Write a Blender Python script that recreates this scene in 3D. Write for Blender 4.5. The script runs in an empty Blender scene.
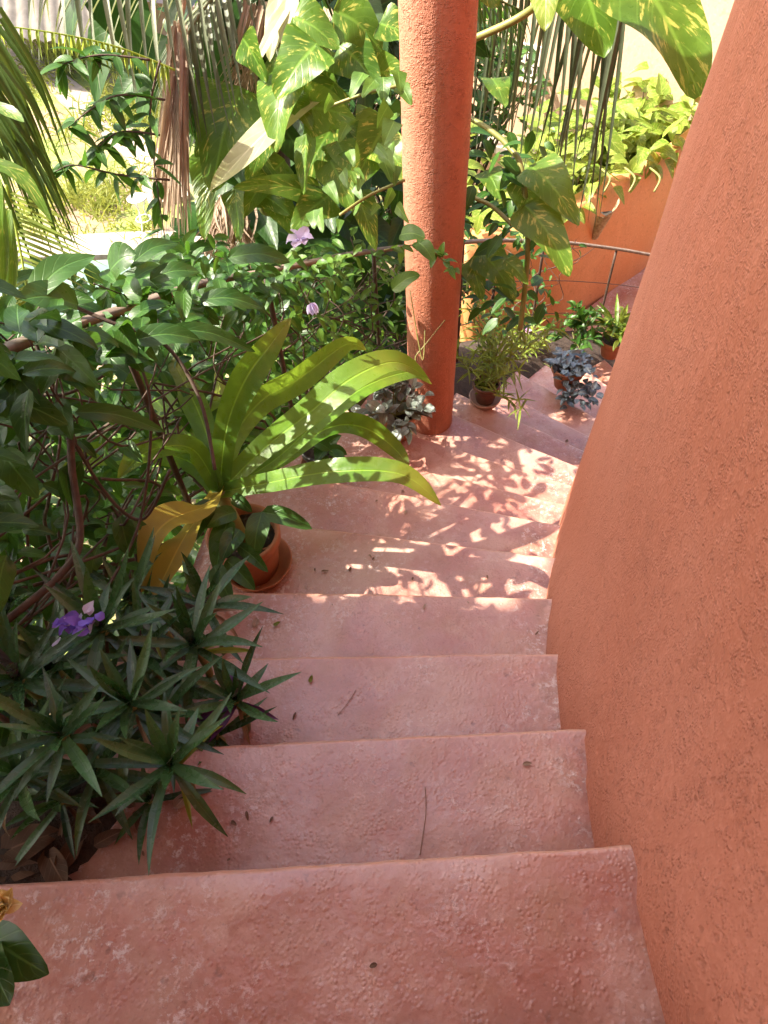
import bpy, math, random
from mathutils import Vector as V, Matrix, noise
C = bpy.context.scene.collection
PI = math.pi

# ------------------------------------------------------------------ camera frame (eye at the origin, looking along +Y and down)
F, PITCH, ROLL = 741.86, .9295, -.0631
CX, CY = 4.9452, .3859            # axis of the round tower the stair winds about
Z0, H = -1.4478, .2257            # first tread, rise
_c, _s = math.cos(PITCH), math.sin(PITCH)
def ray(px, py):
    x, y = px - 384, py - 512
    cr, sr = math.cos(ROLL), math.sin(ROLL)
    a, b = (cr * x + sr * y) / F, -(-sr * x + cr * y) / F
    return V((a, b * _s + _c, b * _c - _s))
def at(px, py, d): return ray(px, py).normalized() * d
def onz(px, py, z):
    r = ray(px, py); return r * (z / r.z)
def pol(r, th, z): return V((CX - r * math.cos(th), CY + r * math.sin(th), z))
def interp(x, xs, ys):
    if x <= xs[0]: return ys[0]
    for i in range(1, len(xs)):
        if x <= xs[i]:
            t = (x - xs[i-1]) / (xs[i] - xs[i-1]); return ys[i-1] + t * (ys[i] - ys[i-1])
    return ys[-1]

# ------------------------------------------------------------------ materials
def new_mat(name):
    m = bpy.data.materials.new(name); m.use_nodes = True
    nt = m.node_tree; nt.nodes.clear()
    out = nt.nodes.new('ShaderNodeOutputMaterial')
    return m, nt, out
class N:
    def __init__(s, nt): s.nt = nt
    def __call__(s, t, ins=None, **kw):
        n = s.nt.nodes.new('ShaderNode' + t)
        for k, v in kw.items(): setattr(n, k, v)
        for k, v in (ins or {}).items():
            if isinstance(v, bpy.types.NodeSocket): s.nt.links.new(v, n.inputs[k])
            else: n.inputs[k].default_value = v
        return n
    def mix(s, f, a, b, blend='MIX'):
        n = s.nt.nodes.new('ShaderNodeMix'); n.data_type = 'RGBA'; n.blend_type = blend
        for i, v in ((0, f), (6, a), (7, b)):
            if isinstance(v, bpy.types.NodeSocket): s.nt.links.new(v, n.inputs[i])
            else: n.inputs[i].default_value = v if i == 0 else (*v, 1)
        return n.outputs[2]
    def ramp(s, f, a, b):
        n = s('MapRange', {0: f, 1: a, 2: b}); return n.outputs[0]
    def math(s, op, a, b=0.0):
        n = s('Math', {0: a, 1: b}, operation=op); return n.outputs[0]
    def noise(s, vec, scale, detail=4, rough=.55):
        return s('TexNoise', {'Vector': vec, 'Scale': scale, 'Detail': detail, 'Roughness': rough}).outputs[0]

def leaf_mat(name, dark, light, trans=.35, rough=.42, vein=None, back=None, splash=None, splash_amt=.5, tip=None, nveins=9, tcol=None, bump=.25, par=0, spec=.35):
    m, nt, out = new_mat(name); n = N(nt)
    uv = n('UVMap').outputs[0]
    rnd = n('Attribute', attribute_name='rnd').outputs['Fac']
    obj = n('TexCoord').outputs['Object']
    col = n.mix(rnd, dark, light)
    ns = n.noise(obj, 18, 3)
    col = n.mix(n.math('MULTIPLY', n.ramp(ns, .45, .75), .45), col, tuple(min(1, c * 1.6) for c in light))
    sx = n('SeparateXYZ', {0: uv})
    u = n.math('ABSOLUTE', n.math('SUBTRACT', sx.outputs[0], .5))          # 0 at the midrib
    v = sx.outputs[1]
    vv = n.math('SUBTRACT', v, n.math('MULTIPLY', u, .55))
    wave = n.math('SINE', n.math('MULTIPLY', vv, nveins * 2 * PI))
    lat = n.ramp(wave, .86, 1.0)
    mid = n.ramp(u, .045, .012)
    vmask = n.math('MAXIMUM', n.math('MULTIPLY', lat, .35), mid)
    if par:
        pl_ = n.ramp(n.math('SINE', n.math('MULTIPLY', n.math('ADD', u, n.math('MULTIPLY', n.noise(obj, 6, 2), .02)), par * 2 * PI)), .3, 1.0)
        vmask = n.math('MAXIMUM', mid, n.math('MULTIPLY', pl_, .28))
    if splash:
        cmb = n('CombineXYZ', {0: n.math('MULTIPLY', u, 3.2), 1: n.math('MULTIPLY', vv, 11.0), 2: n.math('MULTIPLY', rnd, 37.0)})
        sp = n.noise(cmb.outputs[0], 1.3, 5, .65)
        col = n.mix(n.ramp(sp, .64 - .2 * splash_amt, .70 - .2 * splash_amt), col, splash)
    vc = vein or tuple(min(1, c * 1.8 + .01) for c in light)
    col = n.mix(n.math('MULTIPLY', vmask, .75), col, vc)
    if tip:
        tt = n.math('MULTIPLY', n.ramp(v, .55, 1.0), n.ramp(n.noise(obj, 9, 2), .3, .6))
        col = n.mix(tt, col, tip)
    if back:
        col = n.mix(n('NewGeometry').outputs['Backfacing'], col, back)
    rn = n.ramp(n.noise(obj, 40, 2), .3, .8)
    bmp = n('Bump', {'Strength': bump, 'Distance': .004, 'Height': n.math('ADD', n.math('MULTIPLY', vmask, -1.0), ns)})
    p = n('BsdfPrincipled', {'Base Color': col, 'Roughness': n.math('ADD', n.math('MULTIPLY', rn, .22), rough - .1), 'Normal': bmp.outputs[0], 'Specular IOR Level': spec})
    tc = n.mix(.5, col, tcol or tuple(min(1, c * 2.2) for c in (light[0] * 1.15, light[1] * 1.1, light[2] * .5)))
    tr = n('BsdfTranslucent', {'Color': tc})
    mx = n('MixShader', {0: trans, 1: p.outputs[0], 2: tr.outputs[0]})
    nt.links.new(mx.outputs[0], out.inputs[0])
    return m

def stucco(name, base, alt, spots=.0, scale=1.0, bump=.55, rough=.75, dist=.006, grime=False):
    m, nt, out = new_mat(name); n = N(nt)
    o = n('TexCoord').outputs['Object']
    big = n.noise(o, 1.3 * scale, 5); med = n.noise(o, 7 * scale, 5); fine = n.noise(o, 80 * scale, 1.0, .5); pass_ = 0
    col = n.mix(n.ramp(big, .35, .68), base, alt)
    col = n.mix(n.math('MULTIPLY', n.ramp(med, .5, .75), .35), col, tuple(c * .72 for c in base))
    mp = n('Mapping', {0: o, 3: (3.0, 3.0, .35)})
    col = n.mix(n.math('MULTIPLY', n.ramp(n.noise(mp.outputs[0], 2.2, 6, .7), .55, .75), .35), col, tuple(min(1, c * 1.25 + .03) for c in alt))
    col = n.mix(n.math('MULTIPLY', n.ramp(fine, .52, .8), .3), col, tuple(min(1, c * 1.35 + .02) for c in alt))
    pits = n.ramp(n.noise(o, 48 * scale, 2, .5), .40, .30)
    vo = n('TexVoronoi', {'Vector': o, 'Scale': 150 * scale}, feature='F1').outputs['Distance']
    gr = n('MapRange', {0: vo, 1: .62, 2: .05}, interpolation_type='SMOOTHSTEP').outputs[0]
    hsum = n.math('ADD', n.math('MULTIPLY', fine, .55), n.math('MULTIPLY', n.math('MULTIPLY', gr, n.ramp(n.noise(o, 21 * scale, 3, .6), .38, .60)), .55))
    hsum = n.math('ADD', hsum, n.math('MULTIPLY', med, 1.0))
    hsum = n.math('SUBTRACT', hsum, n.math('MULTIPLY', pits, .35))
    col = n.mix(n.math('MULTIPLY', pits, .35), col, tuple(c * .6 for c in base))
    if grime:
        zz = n.math('ADD', n('SeparateXYZ', {0: o}).outputs[2], n.math('MULTIPLY', n.math('SUBTRACT', n.noise(o, 9, 5, .65), .5), .45))
        col = n.mix(n.math('MULTIPLY', n.ramp(zz, .42, .10), .5), col, (.15, .055, .03))
        mp2 = n('Mapping', {0: o, 3: (14.0, 14.0, .8)})
        col = n.mix(n.math('MULTIPLY', n.ramp(n.noise(mp2.outputs[0], 1.0, 4, .6), .58, .72), .4), col, (.26, .085, .045))
    b = n('Bump', {'Strength': bump, 'Distance': dist, 'Height': hsum})
    p = n('BsdfPrincipled', {'Base Color': col, 'Roughness': rough, 'Normal': b.outputs[0]})
    nt.links.new(p.outputs[0], out.inputs[0])
    return m

def step_mat():
    m, nt, out = new_mat('red_oxide_concrete'); n = N(nt)
    o = n('TexCoord').outputs['Object']
    big = n.noise(o, 2.1, 5); med = n.noise(o, 9, 6, .6); fine = n.noise(o, 60, 1.5, .5)
    col = n.mix(n.ramp(big, .33, .66), (.33, .112, .074), (.45, .217, .170))
    col = n.mix(n.math('MULTIPLY', n.ramp(med, .46, .64), .75), col, (.36, .17, .10))
    col = n.mix(n.math('MULTIPLY', n.ramp(n.noise(o, 4.3, 6, .7), .50, .62), .7), col, (.50, .30, .23))
    col = n.mix(n.math('MULTIPLY', n.ramp(n.noise(o, 13, 7, .72), .52, .62), .5), col, (.30, .10, .06))
    col = n.mix(n.math('MULTIPLY', n.ramp(n.noise(o, 3.3, 6, .68), .44, .62), .55), col, (.50, .31, .25))
    # worn, limey patches
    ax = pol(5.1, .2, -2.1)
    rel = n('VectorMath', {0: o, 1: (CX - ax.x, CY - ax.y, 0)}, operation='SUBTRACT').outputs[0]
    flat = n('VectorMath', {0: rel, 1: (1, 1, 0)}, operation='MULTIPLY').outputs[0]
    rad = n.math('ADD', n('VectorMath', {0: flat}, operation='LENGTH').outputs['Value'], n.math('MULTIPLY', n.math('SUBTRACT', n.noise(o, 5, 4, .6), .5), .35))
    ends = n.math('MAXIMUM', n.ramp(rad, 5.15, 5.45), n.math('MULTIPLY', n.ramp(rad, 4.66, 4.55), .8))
    patch = n.math('MAXIMUM', n.math('MULTIPLY', n.ramp(n.noise(o, 2.6, 4, .6), .50, .66), .7), ends)
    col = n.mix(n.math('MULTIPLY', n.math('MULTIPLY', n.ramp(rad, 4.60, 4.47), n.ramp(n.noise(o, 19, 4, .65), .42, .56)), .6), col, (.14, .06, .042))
    lime = n.math('MULTIPLY', n.math('MULTIPLY', patch, n.ramp(n.noise(o, 11, 3, .6), .42, .58)), n.ramp(n.noise(o, 62, 5, .7), .52, .62))
    col = n.mix(n.math('MULTIPLY', lime, .85), col, (.66, .55, .52))
    dark = n.math('MULTIPLY', n.ramp(n.noise(o, 33, 3, .5), .68, .76), .55)
    col = n.mix(dark, col, (.13, .055, .04))
    spk = n.ramp(n.noise(o, 140, 3, .6), .60, .72)
    col = n.mix(n.math('MULTIPLY', spk, .45), col, (.17, .075, .06))
    spl = n.ramp(n.noise(o, 180, 3, .6), .62, .74)
    col = n.mix(n.math('MULTIPLY', spl, .22), col, (.58, .42, .37))
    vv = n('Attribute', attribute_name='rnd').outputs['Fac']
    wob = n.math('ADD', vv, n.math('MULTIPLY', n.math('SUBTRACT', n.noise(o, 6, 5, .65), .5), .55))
    dirt_shade = n.math('MULTIPLY', n.ramp(wob, .36, .08), .75)  # back of tread darkened: dirt plus the riser's crease shade in the colour
    col = n.mix(dirt_shade, col, (.20, .085, .06))
    worn = n.math('MULTIPLY', n.ramp(wob, .66, .95), .55)  # paler toward the nose: wear plus light painted on the edge
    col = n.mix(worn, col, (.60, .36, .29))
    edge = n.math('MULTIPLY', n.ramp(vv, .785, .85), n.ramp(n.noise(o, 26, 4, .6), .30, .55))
    col = n.mix(n.math('MULTIPLY', n.ramp(vv, .10, .0), .55), col, (.13, .055, .04))  # same dirt and painted crease shade, tight against the riser
    col = n.mix(n.math('MULTIPLY', edge, .8), col, (.58, .29, .19))  # pale nosing line: painted edge highlight mixed with wear
    vo = n('TexVoronoi', {'Vector': o, 'Scale': 115.0}, feature='F1').outputs['Distance']
    gr = n('MapRange', {0: vo, 1: .6, 2: .05}, interpolation_type='SMOOTHSTEP').outputs[0]
    hs = n.math('ADD', n.math('MULTIPLY', fine, .6), n.math('MULTIPLY', n.math('MULTIPLY', gr, n.ramp(n.noise(o, 17, 3, .6), .40, .62)), .4))
    hs = n.math('ADD', hs, n.math('MULTIPLY', med, 1.1))
    hs = n.math('ADD', hs, n.math('MULTIPLY', lime, .35))
    b = n('Bump', {'Strength': .8, 'Distance': .0036, 'Height': hs})
    p = n('BsdfPrincipled', {'Base Color': col, 'Roughness': n.math('ADD', n.math('MULTIPLY', n.ramp(med, .35, .65), .22), .24), 'Normal': b.outputs[0], 'Specular IOR Level': .6, 'Coat Weight': .45, 'Coat Roughness': .28})
    nt.links.new(p.outputs[0], out.inputs[0])
    return m

def plain(name, base, alt=None, scale=20, rough=.7, bump=.3, dist=.004, wave=None, metal=0):
    m, nt, out = new_mat(name); n = N(nt)
    o = n('TexCoord').outputs['Object']
    a = n.noise(o, scale, 5, .6); b2 = n.noise(o, scale * 6, 4)
    col = n.mix(n.ramp(a, .35, .65), base, alt or tuple(c * .6 for c in base))
    b = n('Bump', {'Strength': bump, 'Distance': dist, 'Height': n.math('ADD', a, n.math('MULTIPLY', b2, .4))})
    p = n('BsdfPrincipled', {'Base Color': col, 'Roughness': rough, 'Metallic': metal, 'Normal': b.outputs[0]})
    nt.links.new(p.outputs[0], out.inputs[0])
    return m

def ground_mat():
    m, nt, out = new_mat('garden_soil_and_grass'); n = N(nt)
    o = n('TexCoord').outputs['Object']
    a = n.noise(o, .8, 5, .6); b = n.noise(o, 14, 5, .65); c = n.noise(o, 60, 3)
    soil = n.mix(n.ramp(b, .35, .65), (.22, .14, .085), (.33, .24, .16))
    grass = n.mix(n.ramp(c, .35, .65), (.10, .17, .03), (.26, .30, .07))
    col = n.mix(n.ramp(n.math('ADD', a, n.math('MULTIPLY', b, .35)), .62, .74), soil, grass)
    bp = n('Bump', {'Strength': .6, 'Distance': .03, 'Height': b})
    p = n('BsdfPrincipled', {'Base Color': col, 'Roughness': .9, 'Normal': bp.outputs[0]})
    nt.links.new(p.outputs[0], out.inputs[0]); return m

def water_mat():
    m, nt, out = new_mat('pool_water'); n = N(nt)
    o = n('TexCoord').outputs['Object']
    w = n.noise(o, 3, 3)
    b = n('Bump', {'Strength': .25, 'Distance': .03, 'Height': w})
    p = n('BsdfPrincipled', {'Base Color': n.mix(n.ramp(w, .4, .6), (.11, .18, .14), (.16, .23, .18)), 'Roughness': .22, 'Normal': b.outputs[0]})
    nt.links.new(p.outputs[0], out.inputs[0]); return m

M = {}
M['tower'] = stucco('terracotta_stucco', (.37, .120, .066), (.42, .160, .10), bump=.9, dist=.0050, scale=1.0)
M['column'] = stucco('column_stucco', (.40, .145, .08), (.47, .195, .125), bump=1.0, dist=.0055, scale=1.0, grime=True)
M['orange'] = stucco('orange_plaster', (.62, .25, .085), (.66, .32, .14), bump=.2, scale=.7)
M['peach'] = stucco('peach_plaster', (.55, .36, .24), (.62, .43, .31), bump=.2, scale=.4)
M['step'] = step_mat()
M['ground'] = ground_mat(); M['water'] = water_mat()
M['path'] = plain('pale_path', (.26, .21, .16), (.33, .28, .23), 6, .9)
M['kerb'] = plain('pale_stone', (.25, .21, .17), (.32, .28, .23), 12, .85)
M['soil'] = plain('potting_soil', (.022, .015, .010), (.045, .03, .02), 60, .95, .9, .012)
M['bed'] = plain('leafy_soil', (.028, .017, .011), (.06, .036, .024), 25, .95, .9, .02)
M['clay'] = plain('fired_clay', (.42, .17, .075), (.34, .125, .055), 14, .6, .25)
M['brownpot'] = plain('brown_glaze', (.13, .05, .03), (.17, .075, .045), 20, .45, .2)
M['black'] = plain('black_plastic', (.02, .018, .017), (.03, .026, .024), 20, .5, .1)
M['saucer'] = plain('dusty_saucer', (.50, .34, .26), (.42, .26, .19), 30, .7)
M['rail'] = plain('weathered_rail', (.22, .165, .125), (.12, .085, .065), 22, .65, .4)
M['iron'] = plain('rusty_iron', (.045, .03, .024), (.075, .045, .032), 40, .6, .5)
M['bark'] = plain('palm_bark', (.035, .026, .02), (.09, .065, .045), 16, .9, 1.0, .03)
M['vinewood'] = plain('woody_stem', (.10, .066, .045), (.05, .033, .024), 30, .8, .6)
M['greenstem'] = plain('green_stem', (.16, .19, .04), (.22, .20, .06), 20, .5, .2)
M['tile'] = plain('roof_tile', (.10, .085, .07), (.15, .13, .11), 5, .9, .4, .01)
M['vent'] = plain('vent_block_concrete', (.62, .55, .48), (.68, .62, .55), 20, .8)
M['dark'] = plain('hollow_shade', (.03, .025, .02), (.04, .03, .025), 20, .9)  # near-black colour stands in for shade inside the vent and lamp
M['white'] = plain('white_paint', (.78, .78, .77), (.7, .7, .7), 12, .5, .1)
M['stone'] = plain('mottled_stone', (.52, .42, .27), (.26, .17, .09), 38, .7, .8, .01)
M['lilac'] = leaf_mat('lilac_petal', (.52, .46, .72), (.68, .62, .82), .4, .6, tcol=(.7, .62, .85), nveins=3, vein=(.6, .55, .8))
M['violet'] = leaf_mat('violet_petal', (.13, .07, .50), (.26, .16, .66), .3, .6, tcol=(.3, .15, .7), nveins=3, vein=(.3, .2, .65))
M['pink'] = leaf_mat('pink_petal', (.62, .30, .55), (.72, .42, .62), .4, .6, tcol=(.8, .4, .7), nveins=3, vein=(.6, .3, .5))
M['yellow'] = leaf_mat('yellow_petal', (.70, .54, .20), (.80, .68, .36), .3, .6, tcol=(.8, .6, .2), nveins=3)
M['vine'] = leaf_mat('vine_leaf', (.016, .058, .009), (.05, .125, .018), .34, .38)
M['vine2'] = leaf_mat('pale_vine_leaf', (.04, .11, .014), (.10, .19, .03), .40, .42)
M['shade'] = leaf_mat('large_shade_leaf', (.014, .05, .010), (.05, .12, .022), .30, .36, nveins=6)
M['strap'] = leaf_mat('strap_leaf', (.04, .14, .010), (.15, .285, .025), .45, .34, nveins=0, tip=(.24, .17, .03), tcol=(.42, .62, .04), bump=.6, par=26, spec=.4)
M['strapold'] = leaf_mat('old_strap_leaf', (0.272, 0.240, 0.032), (0.336, 0.264, 0.040), .42, .45, nveins=0, tip=(.22, .14, .03), tcol=(.65, .5, .06), bump=.5, par=26)
M['rosette'] = leaf_mat('rosette_leaf', (.011, .045, .013), (.05, .13, .035), .14, .28, nveins=0, back=(.07, .025, .07), vein=(.08, .15, .06), bump=.3, par=12, spec=.6)
M['purple'] = leaf_mat('purple_leaf', (.045, .010, .055), (.085, .022, .085), .12, .36, nveins=0, vein=(.12, .045, .11), tcol=(.2, .04, .16))
M['silver'] = leaf_mat('silver_leaf', (.10, .125, .105), (.27, .31, .27), .10, .36, nveins=6, back=(.08, .025, .055), vein=(.05, .045, .045))
M['silverdark'] = leaf_mat('blue_silver_leaf', (.035, .05, .055), (.16, .20, .215), .06, .26, nveins=6, back=(.06, .02, .045), vein=(.03, .03, .04), spec=.6)
M['pothos'] = leaf_mat('pothos_leaf', (0.045, 0.120, 0.013), (0.098, 0.188, 0.022), .42, .34, splash=(.46, .46, .10), splash_amt=.35, nveins=8, tcol=(.38, .52, .06))
M['pothospale'] = leaf_mat('pale_pothos_leaf', (.11, .20, .02), (.20, .27, .04), .42, .4, splash=(.40, .42, .11), splash_amt=.5, nveins=8, tcol=(.45, .52, .08))
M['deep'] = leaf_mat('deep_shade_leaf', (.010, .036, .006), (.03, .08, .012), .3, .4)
M['pale'] = leaf_mat('bleached_leaf', (0.300, 0.292, 0.165), (0.360, 0.345, 0.225), .35, .5, nveins=5, tip=(.30, .34, .10), tcol=(.7, .68, .4))
M['palm'] = leaf_mat('palm_leaflet', (0.027, 0.060, 0.011), (0.060, 0.102, 0.018), .32, .38, nveins=0, par=7)
M['palmgrey'] = leaf_mat('grey_palm_leaflet', (0.083, 0.105, 0.056), (0.150, 0.169, 0.105), .25, .36, nveins=0, par=7)
M['palmdark'] = leaf_mat('dull_palm_leaflet', (.03, .045, .022), (.07, .085, .05), .2, .45, nveins=0, par=7)
M['dry'] = leaf_mat('dry_frond', (0.210, 0.143, 0.090), (0.330, 0.247, 0.180), .25, .7, nveins=0, par=7, tcol=(.5, .35, .2))
M['dead'] = leaf_mat('dead_leaf', (.09, .05, .03), (.15, .085, .05), .15, .8, nveins=7, tcol=(.3, .17, .08))
M['herb'] = leaf_mat('yellow_green_herb', (.10, .17, .02), (.22, .28, .04), .42, .45, nveins=0, par=7, tcol=(.48, .52, .07))
M['grass'] = leaf_mat('bright_grass', (0.119, 0.161, 0.021), (0.231, 0.252, 0.049), .40, .5, nveins=0, par=7, tcol=(.55, .55, .1))

# ------------------------------------------------------------------ objects
def tag(o, label=None, cat=None, group=None, kind=None):
    if label: o['label'] = label
    if cat: o['category'] = cat
    if group: o['group'] = group
    if kind: o['kind'] = kind
    return o
def thing(name, base, label, cat, group=None):
    o = bpy.data.objects.new(name, None); C.objects.link(o); o.location = base; o.empty_display_size = .05
    return tag(o, label, cat, group)
def worldloc(o):
    p = V((0, 0, 0))
    while o: p += V(o.location); o = o.parent
    return p
class MB:
    def __init__(s): s.v = []; s.f = []; s.uv = []; s.r = []; s.flat = set()
    def vert(s, p, r=.5): s.v.append(V(p)); s.r.append(r); return len(s.v) - 1
    def face(s, idx, uvs=None): s.f.append(tuple(idx)); s.uv.append(uvs or [(.5, .5)] * len(idx))
    def build(s, name, mat, parent=None, smooth=True, loc=None):
        org = worldloc(parent) if parent else (V(loc) if loc is not None else V((0, 0, 0)))
        me = bpy.data.meshes.new(name)
        me.from_pydata([tuple(p - org) for p in s.v], [], s.f)
        uvl = me.uv_layers.new(name='UVMap'); flat = []
        for u in s.uv:
            for a in u: flat += a
        uvl.data.foreach_set('uv', flat)
        at_ = me.attributes.new('rnd', 'FLOAT', 'POINT'); at_.data.foreach_set('value', s.r)
        if smooth: me.polygons.foreach_set('use_smooth', [True] * len(s.f))
        me.materials.append(M[mat]); me.update()
        o = bpy.data.objects.new(name, me); C.objects.link(o)
        if parent: o.parent = parent
        elif loc is not None: o.location = loc
        return o
    def ribbon(s, pts, W, prof, nrm, fold=.25, rnd=.5, nw=2, wave=0.0, twist=0.0, ph=0.0):
        n = len(pts) - 1; rows = []
        for i, p in enumerate(pts):
            t = i / n
            tg = (pts[min(i + 1, n)] - pts[max(i - 1, 0)]).normalized()
            sd = tg.cross(nrm)
            if sd.length < 1e-4: sd = tg.orthogonal()
            sd.normalize()
            if twist: sd = Matrix.Rotation(twist * t, 3, tg) @ sd
            up = sd.cross(tg)
            w = W * prof(t) * .5
            row = []
            for j in range(-nw, nw + 1):
                a = j / nw
                q = p + sd * (w * a) + up * (abs(a) * w * fold)
                if wave: q = q + up * (wave * W * a * a * math.sin(ph + t * 9 + (1.3 if a > 0 else 0)))
                row.append(s.vert(q, rnd))
            rows.append(row)
        for i in range(n):
            for j in range(2 * nw):
                a, b, c, d = rows[i][j], rows[i][j+1], rows[i+1][j+1], rows[i+1][j]
                u0, u1 = j / (2 * nw), (j + 1) / (2 * nw); t0, t1 = i / n, (i + 1) / n
                s.face((a, b, c, d), [(u0, t0), (u1, t0), (u1, t1), (u0, t1)])
    def tube(s, pts, r, n=7, r2=None, cap=True, rnd=.5):
        m = len(pts) - 1; rows = []; ref = None
        for i, p in enumerate(pts):
            tg = (pts[min(i + 1, m)] - pts[max(i - 1, 0)]).normalized()
            if ref is None: ref = tg.orthogonal().normalized()
            ref = (ref - tg * ref.dot(tg))
            if ref.length < 1e-5: ref = tg.orthogonal()
            ref.normalize(); b = tg.cross(ref)
            rr = (r[i] if isinstance(r, (list, tuple)) else (r + ((r2 if r2 is not None else r) - r) * i / max(1, m)))
            rows.append([s.vert(p + (ref * math.cos(2 * PI * k / n) + b * math.sin(2 * PI * k / n)) * rr, rnd) for k in range(n)])
        for i in range(m):
            for k in range(n):
                s.face((rows[i][k], rows[i][(k+1) % n], rows[i+1][(k+1) % n], rows[i+1][k]))
        if cap: s.face(rows[0][::-1]); s.face(rows[-1])
    def lathe(s, c, prof, n=40, wob=0.0, seed=0.0, closed=False):
        rows = []
        for (r, z) in prof:
            rows.append([s.vert(c + V((math.cos(2*PI*k/n), math.sin(2*PI*k/n), 0)) * (r * (1 + wob * noise.noise(V((math.cos(2*PI*k/n)*2, math.sin(2*PI*k/n)*2, z*8+seed))))) + V((0, 0, z))) for k in range(n)])
        for i in range(len(prof) - 1):
            for k in range(n):
                s.face((rows[i][k], rows[i][(k+1) % n], rows[i+1][(k+1) % n], rows[i+1][k]))
        if prof[0][0] > 1e-4: s.face(rows[0][::-1])
        if prof[-1][0] > 1e-4: s.face(rows[-1])
    def box(s, c, ax, ay, az):
        c = V(c); ids = []
        for i in (-1, 1):
            for j in (-1, 1):
                for k in (-1, 1): ids.append(s.vert(c + V(ax) * i + V(ay) * j + V(az) * k))
        for q in ((0,1,3,2), (4,6,7,5), (0,4,5,1), (2,3,7,6), (0,2,6,4), (1,5,7,3)): s.face([ids[x] for x in q])

# ------------------------------------------------------------------ leaf shapes
def ovate(t): return max(.03, 2.35 * t ** .55 * (1 - t) ** .88) if 0 < t < 1 else .03
def oval(t): return max(.03, math.sin(PI * t ** .8) ** .7) if 0 < t < 1 else .03
def heart(t): return .03 if t >= 1 else max(.03, (1 - t) ** .62 * (1 - math.exp(-t * 16)) * 1.18 * (1 - .25 * t))
def lance(t): return .03 if t >= 1 else max(.03, (.45 + .9 * t) * (1 - t ** 2.4) if t < .5 else (.9) * (1 - t ** 2.6) * 1.06)
def strapf(t): return .03 if t >= 1 else (.55 + .9 * t if t < .5 else 1.0 * max(.03, (1 - ((t - .5) / .5) ** 2.2)))
def blade(t): return max(.04, 1 - t ** 1.6) * (.7 + .3 * min(1, t * 5))
def arc(base, d, L, droop, n=6, side=None):
    d = V(d).normalized(); p = V(base); pts = [p.copy()]
    for i in range(n):
        p = p + d * (L / n); pts.append(p.copy())
        d = (d + V((0, 0, -droop / n)) + (side / n if side else V((0, 0, 0)))).normalized()
    return pts
def smoothpath(pts, n):
    out = []; m = len(pts) - 1
    for i in range(n + 1):
        t = i / n * m; k = min(int(t), m - 1); f = t - k
        p0, p1, p2, p3 = pts[max(k-1, 0)], pts[k], pts[k+1], pts[min(k+2, m)]
        out.append(.5 * ((2*p1) + (p2-p0)*f + (2*p0-5*p1+4*p2-p3)*f*f + (3*p1-p0-3*p2+p3)*f*f*f))
    return out
R = random.Random(7)
def rv(s=1.0): return V((R.uniform(-s, s), R.uniform(-s, s), R.uniform(-s, s)))
def rleaf(mb, p, d, L, W, prof, droop=.6, fold=.25, n=6, nw=1, up=None, wave=0.0):
    d = V(d).normalized(); fold *= R.uniform(.5, 2.4); droop *= R.uniform(.3, 1.9)
    nrm = V(up) if up else V((0, 0, 1)) + rv(.45)
    mb.ribbon(arc(p, d, L, droop, n), W, prof, nrm, fold, R.random(), nw, wave, R.uniform(-.5, .5), R.uniform(0, 6))

# ================================================================== WORLD, SUN, CAMERA
SUN_EL, SUN_AZ = math.radians(50), math.atan2(-.99, .12)      # azimuth from +Y towards +X
sdir = V((math.sin(SUN_AZ) * math.cos(SUN_EL), math.cos(SUN_AZ) * math.cos(SUN_EL), math.sin(SUN_EL)))
sc = bpy.context.scene
w = bpy.data.worlds.new('World'); sc.world = w; w.use_nodes = True
nt = w.node_tree; bg = nt.nodes['Background']
sky = nt.nodes.new('ShaderNodeTexSky'); sky.sky_type = 'NISHITA'; sky.sun_disc = False
sky.sun_elevation = SUN_EL; sky.sun_rotation = SUN_AZ % (2 * PI); sky.air_density = 1.0; sky.dust_density = 5.0; sky.ozone_density = 0.0
nt.links.new(sky.outputs[0], bg.inputs[0]); bg.inputs[1].default_value = .15
L = bpy.data.lights.new('sun', 'SUN'); L.energy = 4.3; L.angle = math.radians(.53); L.color = (1, .92, .78)
lo = bpy.data.objects.new('sun', L); C.objects.link(lo); lo.rotation_euler = sdir.to_track_quat('Z', 'Y').to_euler()
cam = bpy.data.cameras.new('camera'); co = bpy.data.objects.new('camera', cam); C.objects.link(co); sc.camera = co
cam.sensor_fit = 'VERTICAL'; cam.sensor_height = 36; cam.lens = F / 1024 * 36; cam.clip_start = .02; cam.clip_end = 2000
fwd = ray(384, 512).normalized(); right = (ray(484, 512) - ray(384, 512)).normalized(); upv = right.cross(fwd)
co.matrix_world = Matrix((right, upv, -fwd)).transposed().to_4x4()
sc.view_settings.view_transform = 'Standard'; sc.view_settings.look = 'None'; sc.view_settings.gamma = 1
sc.view_settings.use_curve_mapping = False; sc.view_settings.exposure = 1.95
sc.cycles.max_bounces = 10; sc.cycles.diffuse_bounces = 5; sc.cycles.transmission_bounces = 6; sc.cycles.caustics_reflective = False; sc.cycles.caustics_refractive = False
try: sc.cycles.use_denoising = True
except Exception: pass

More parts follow.
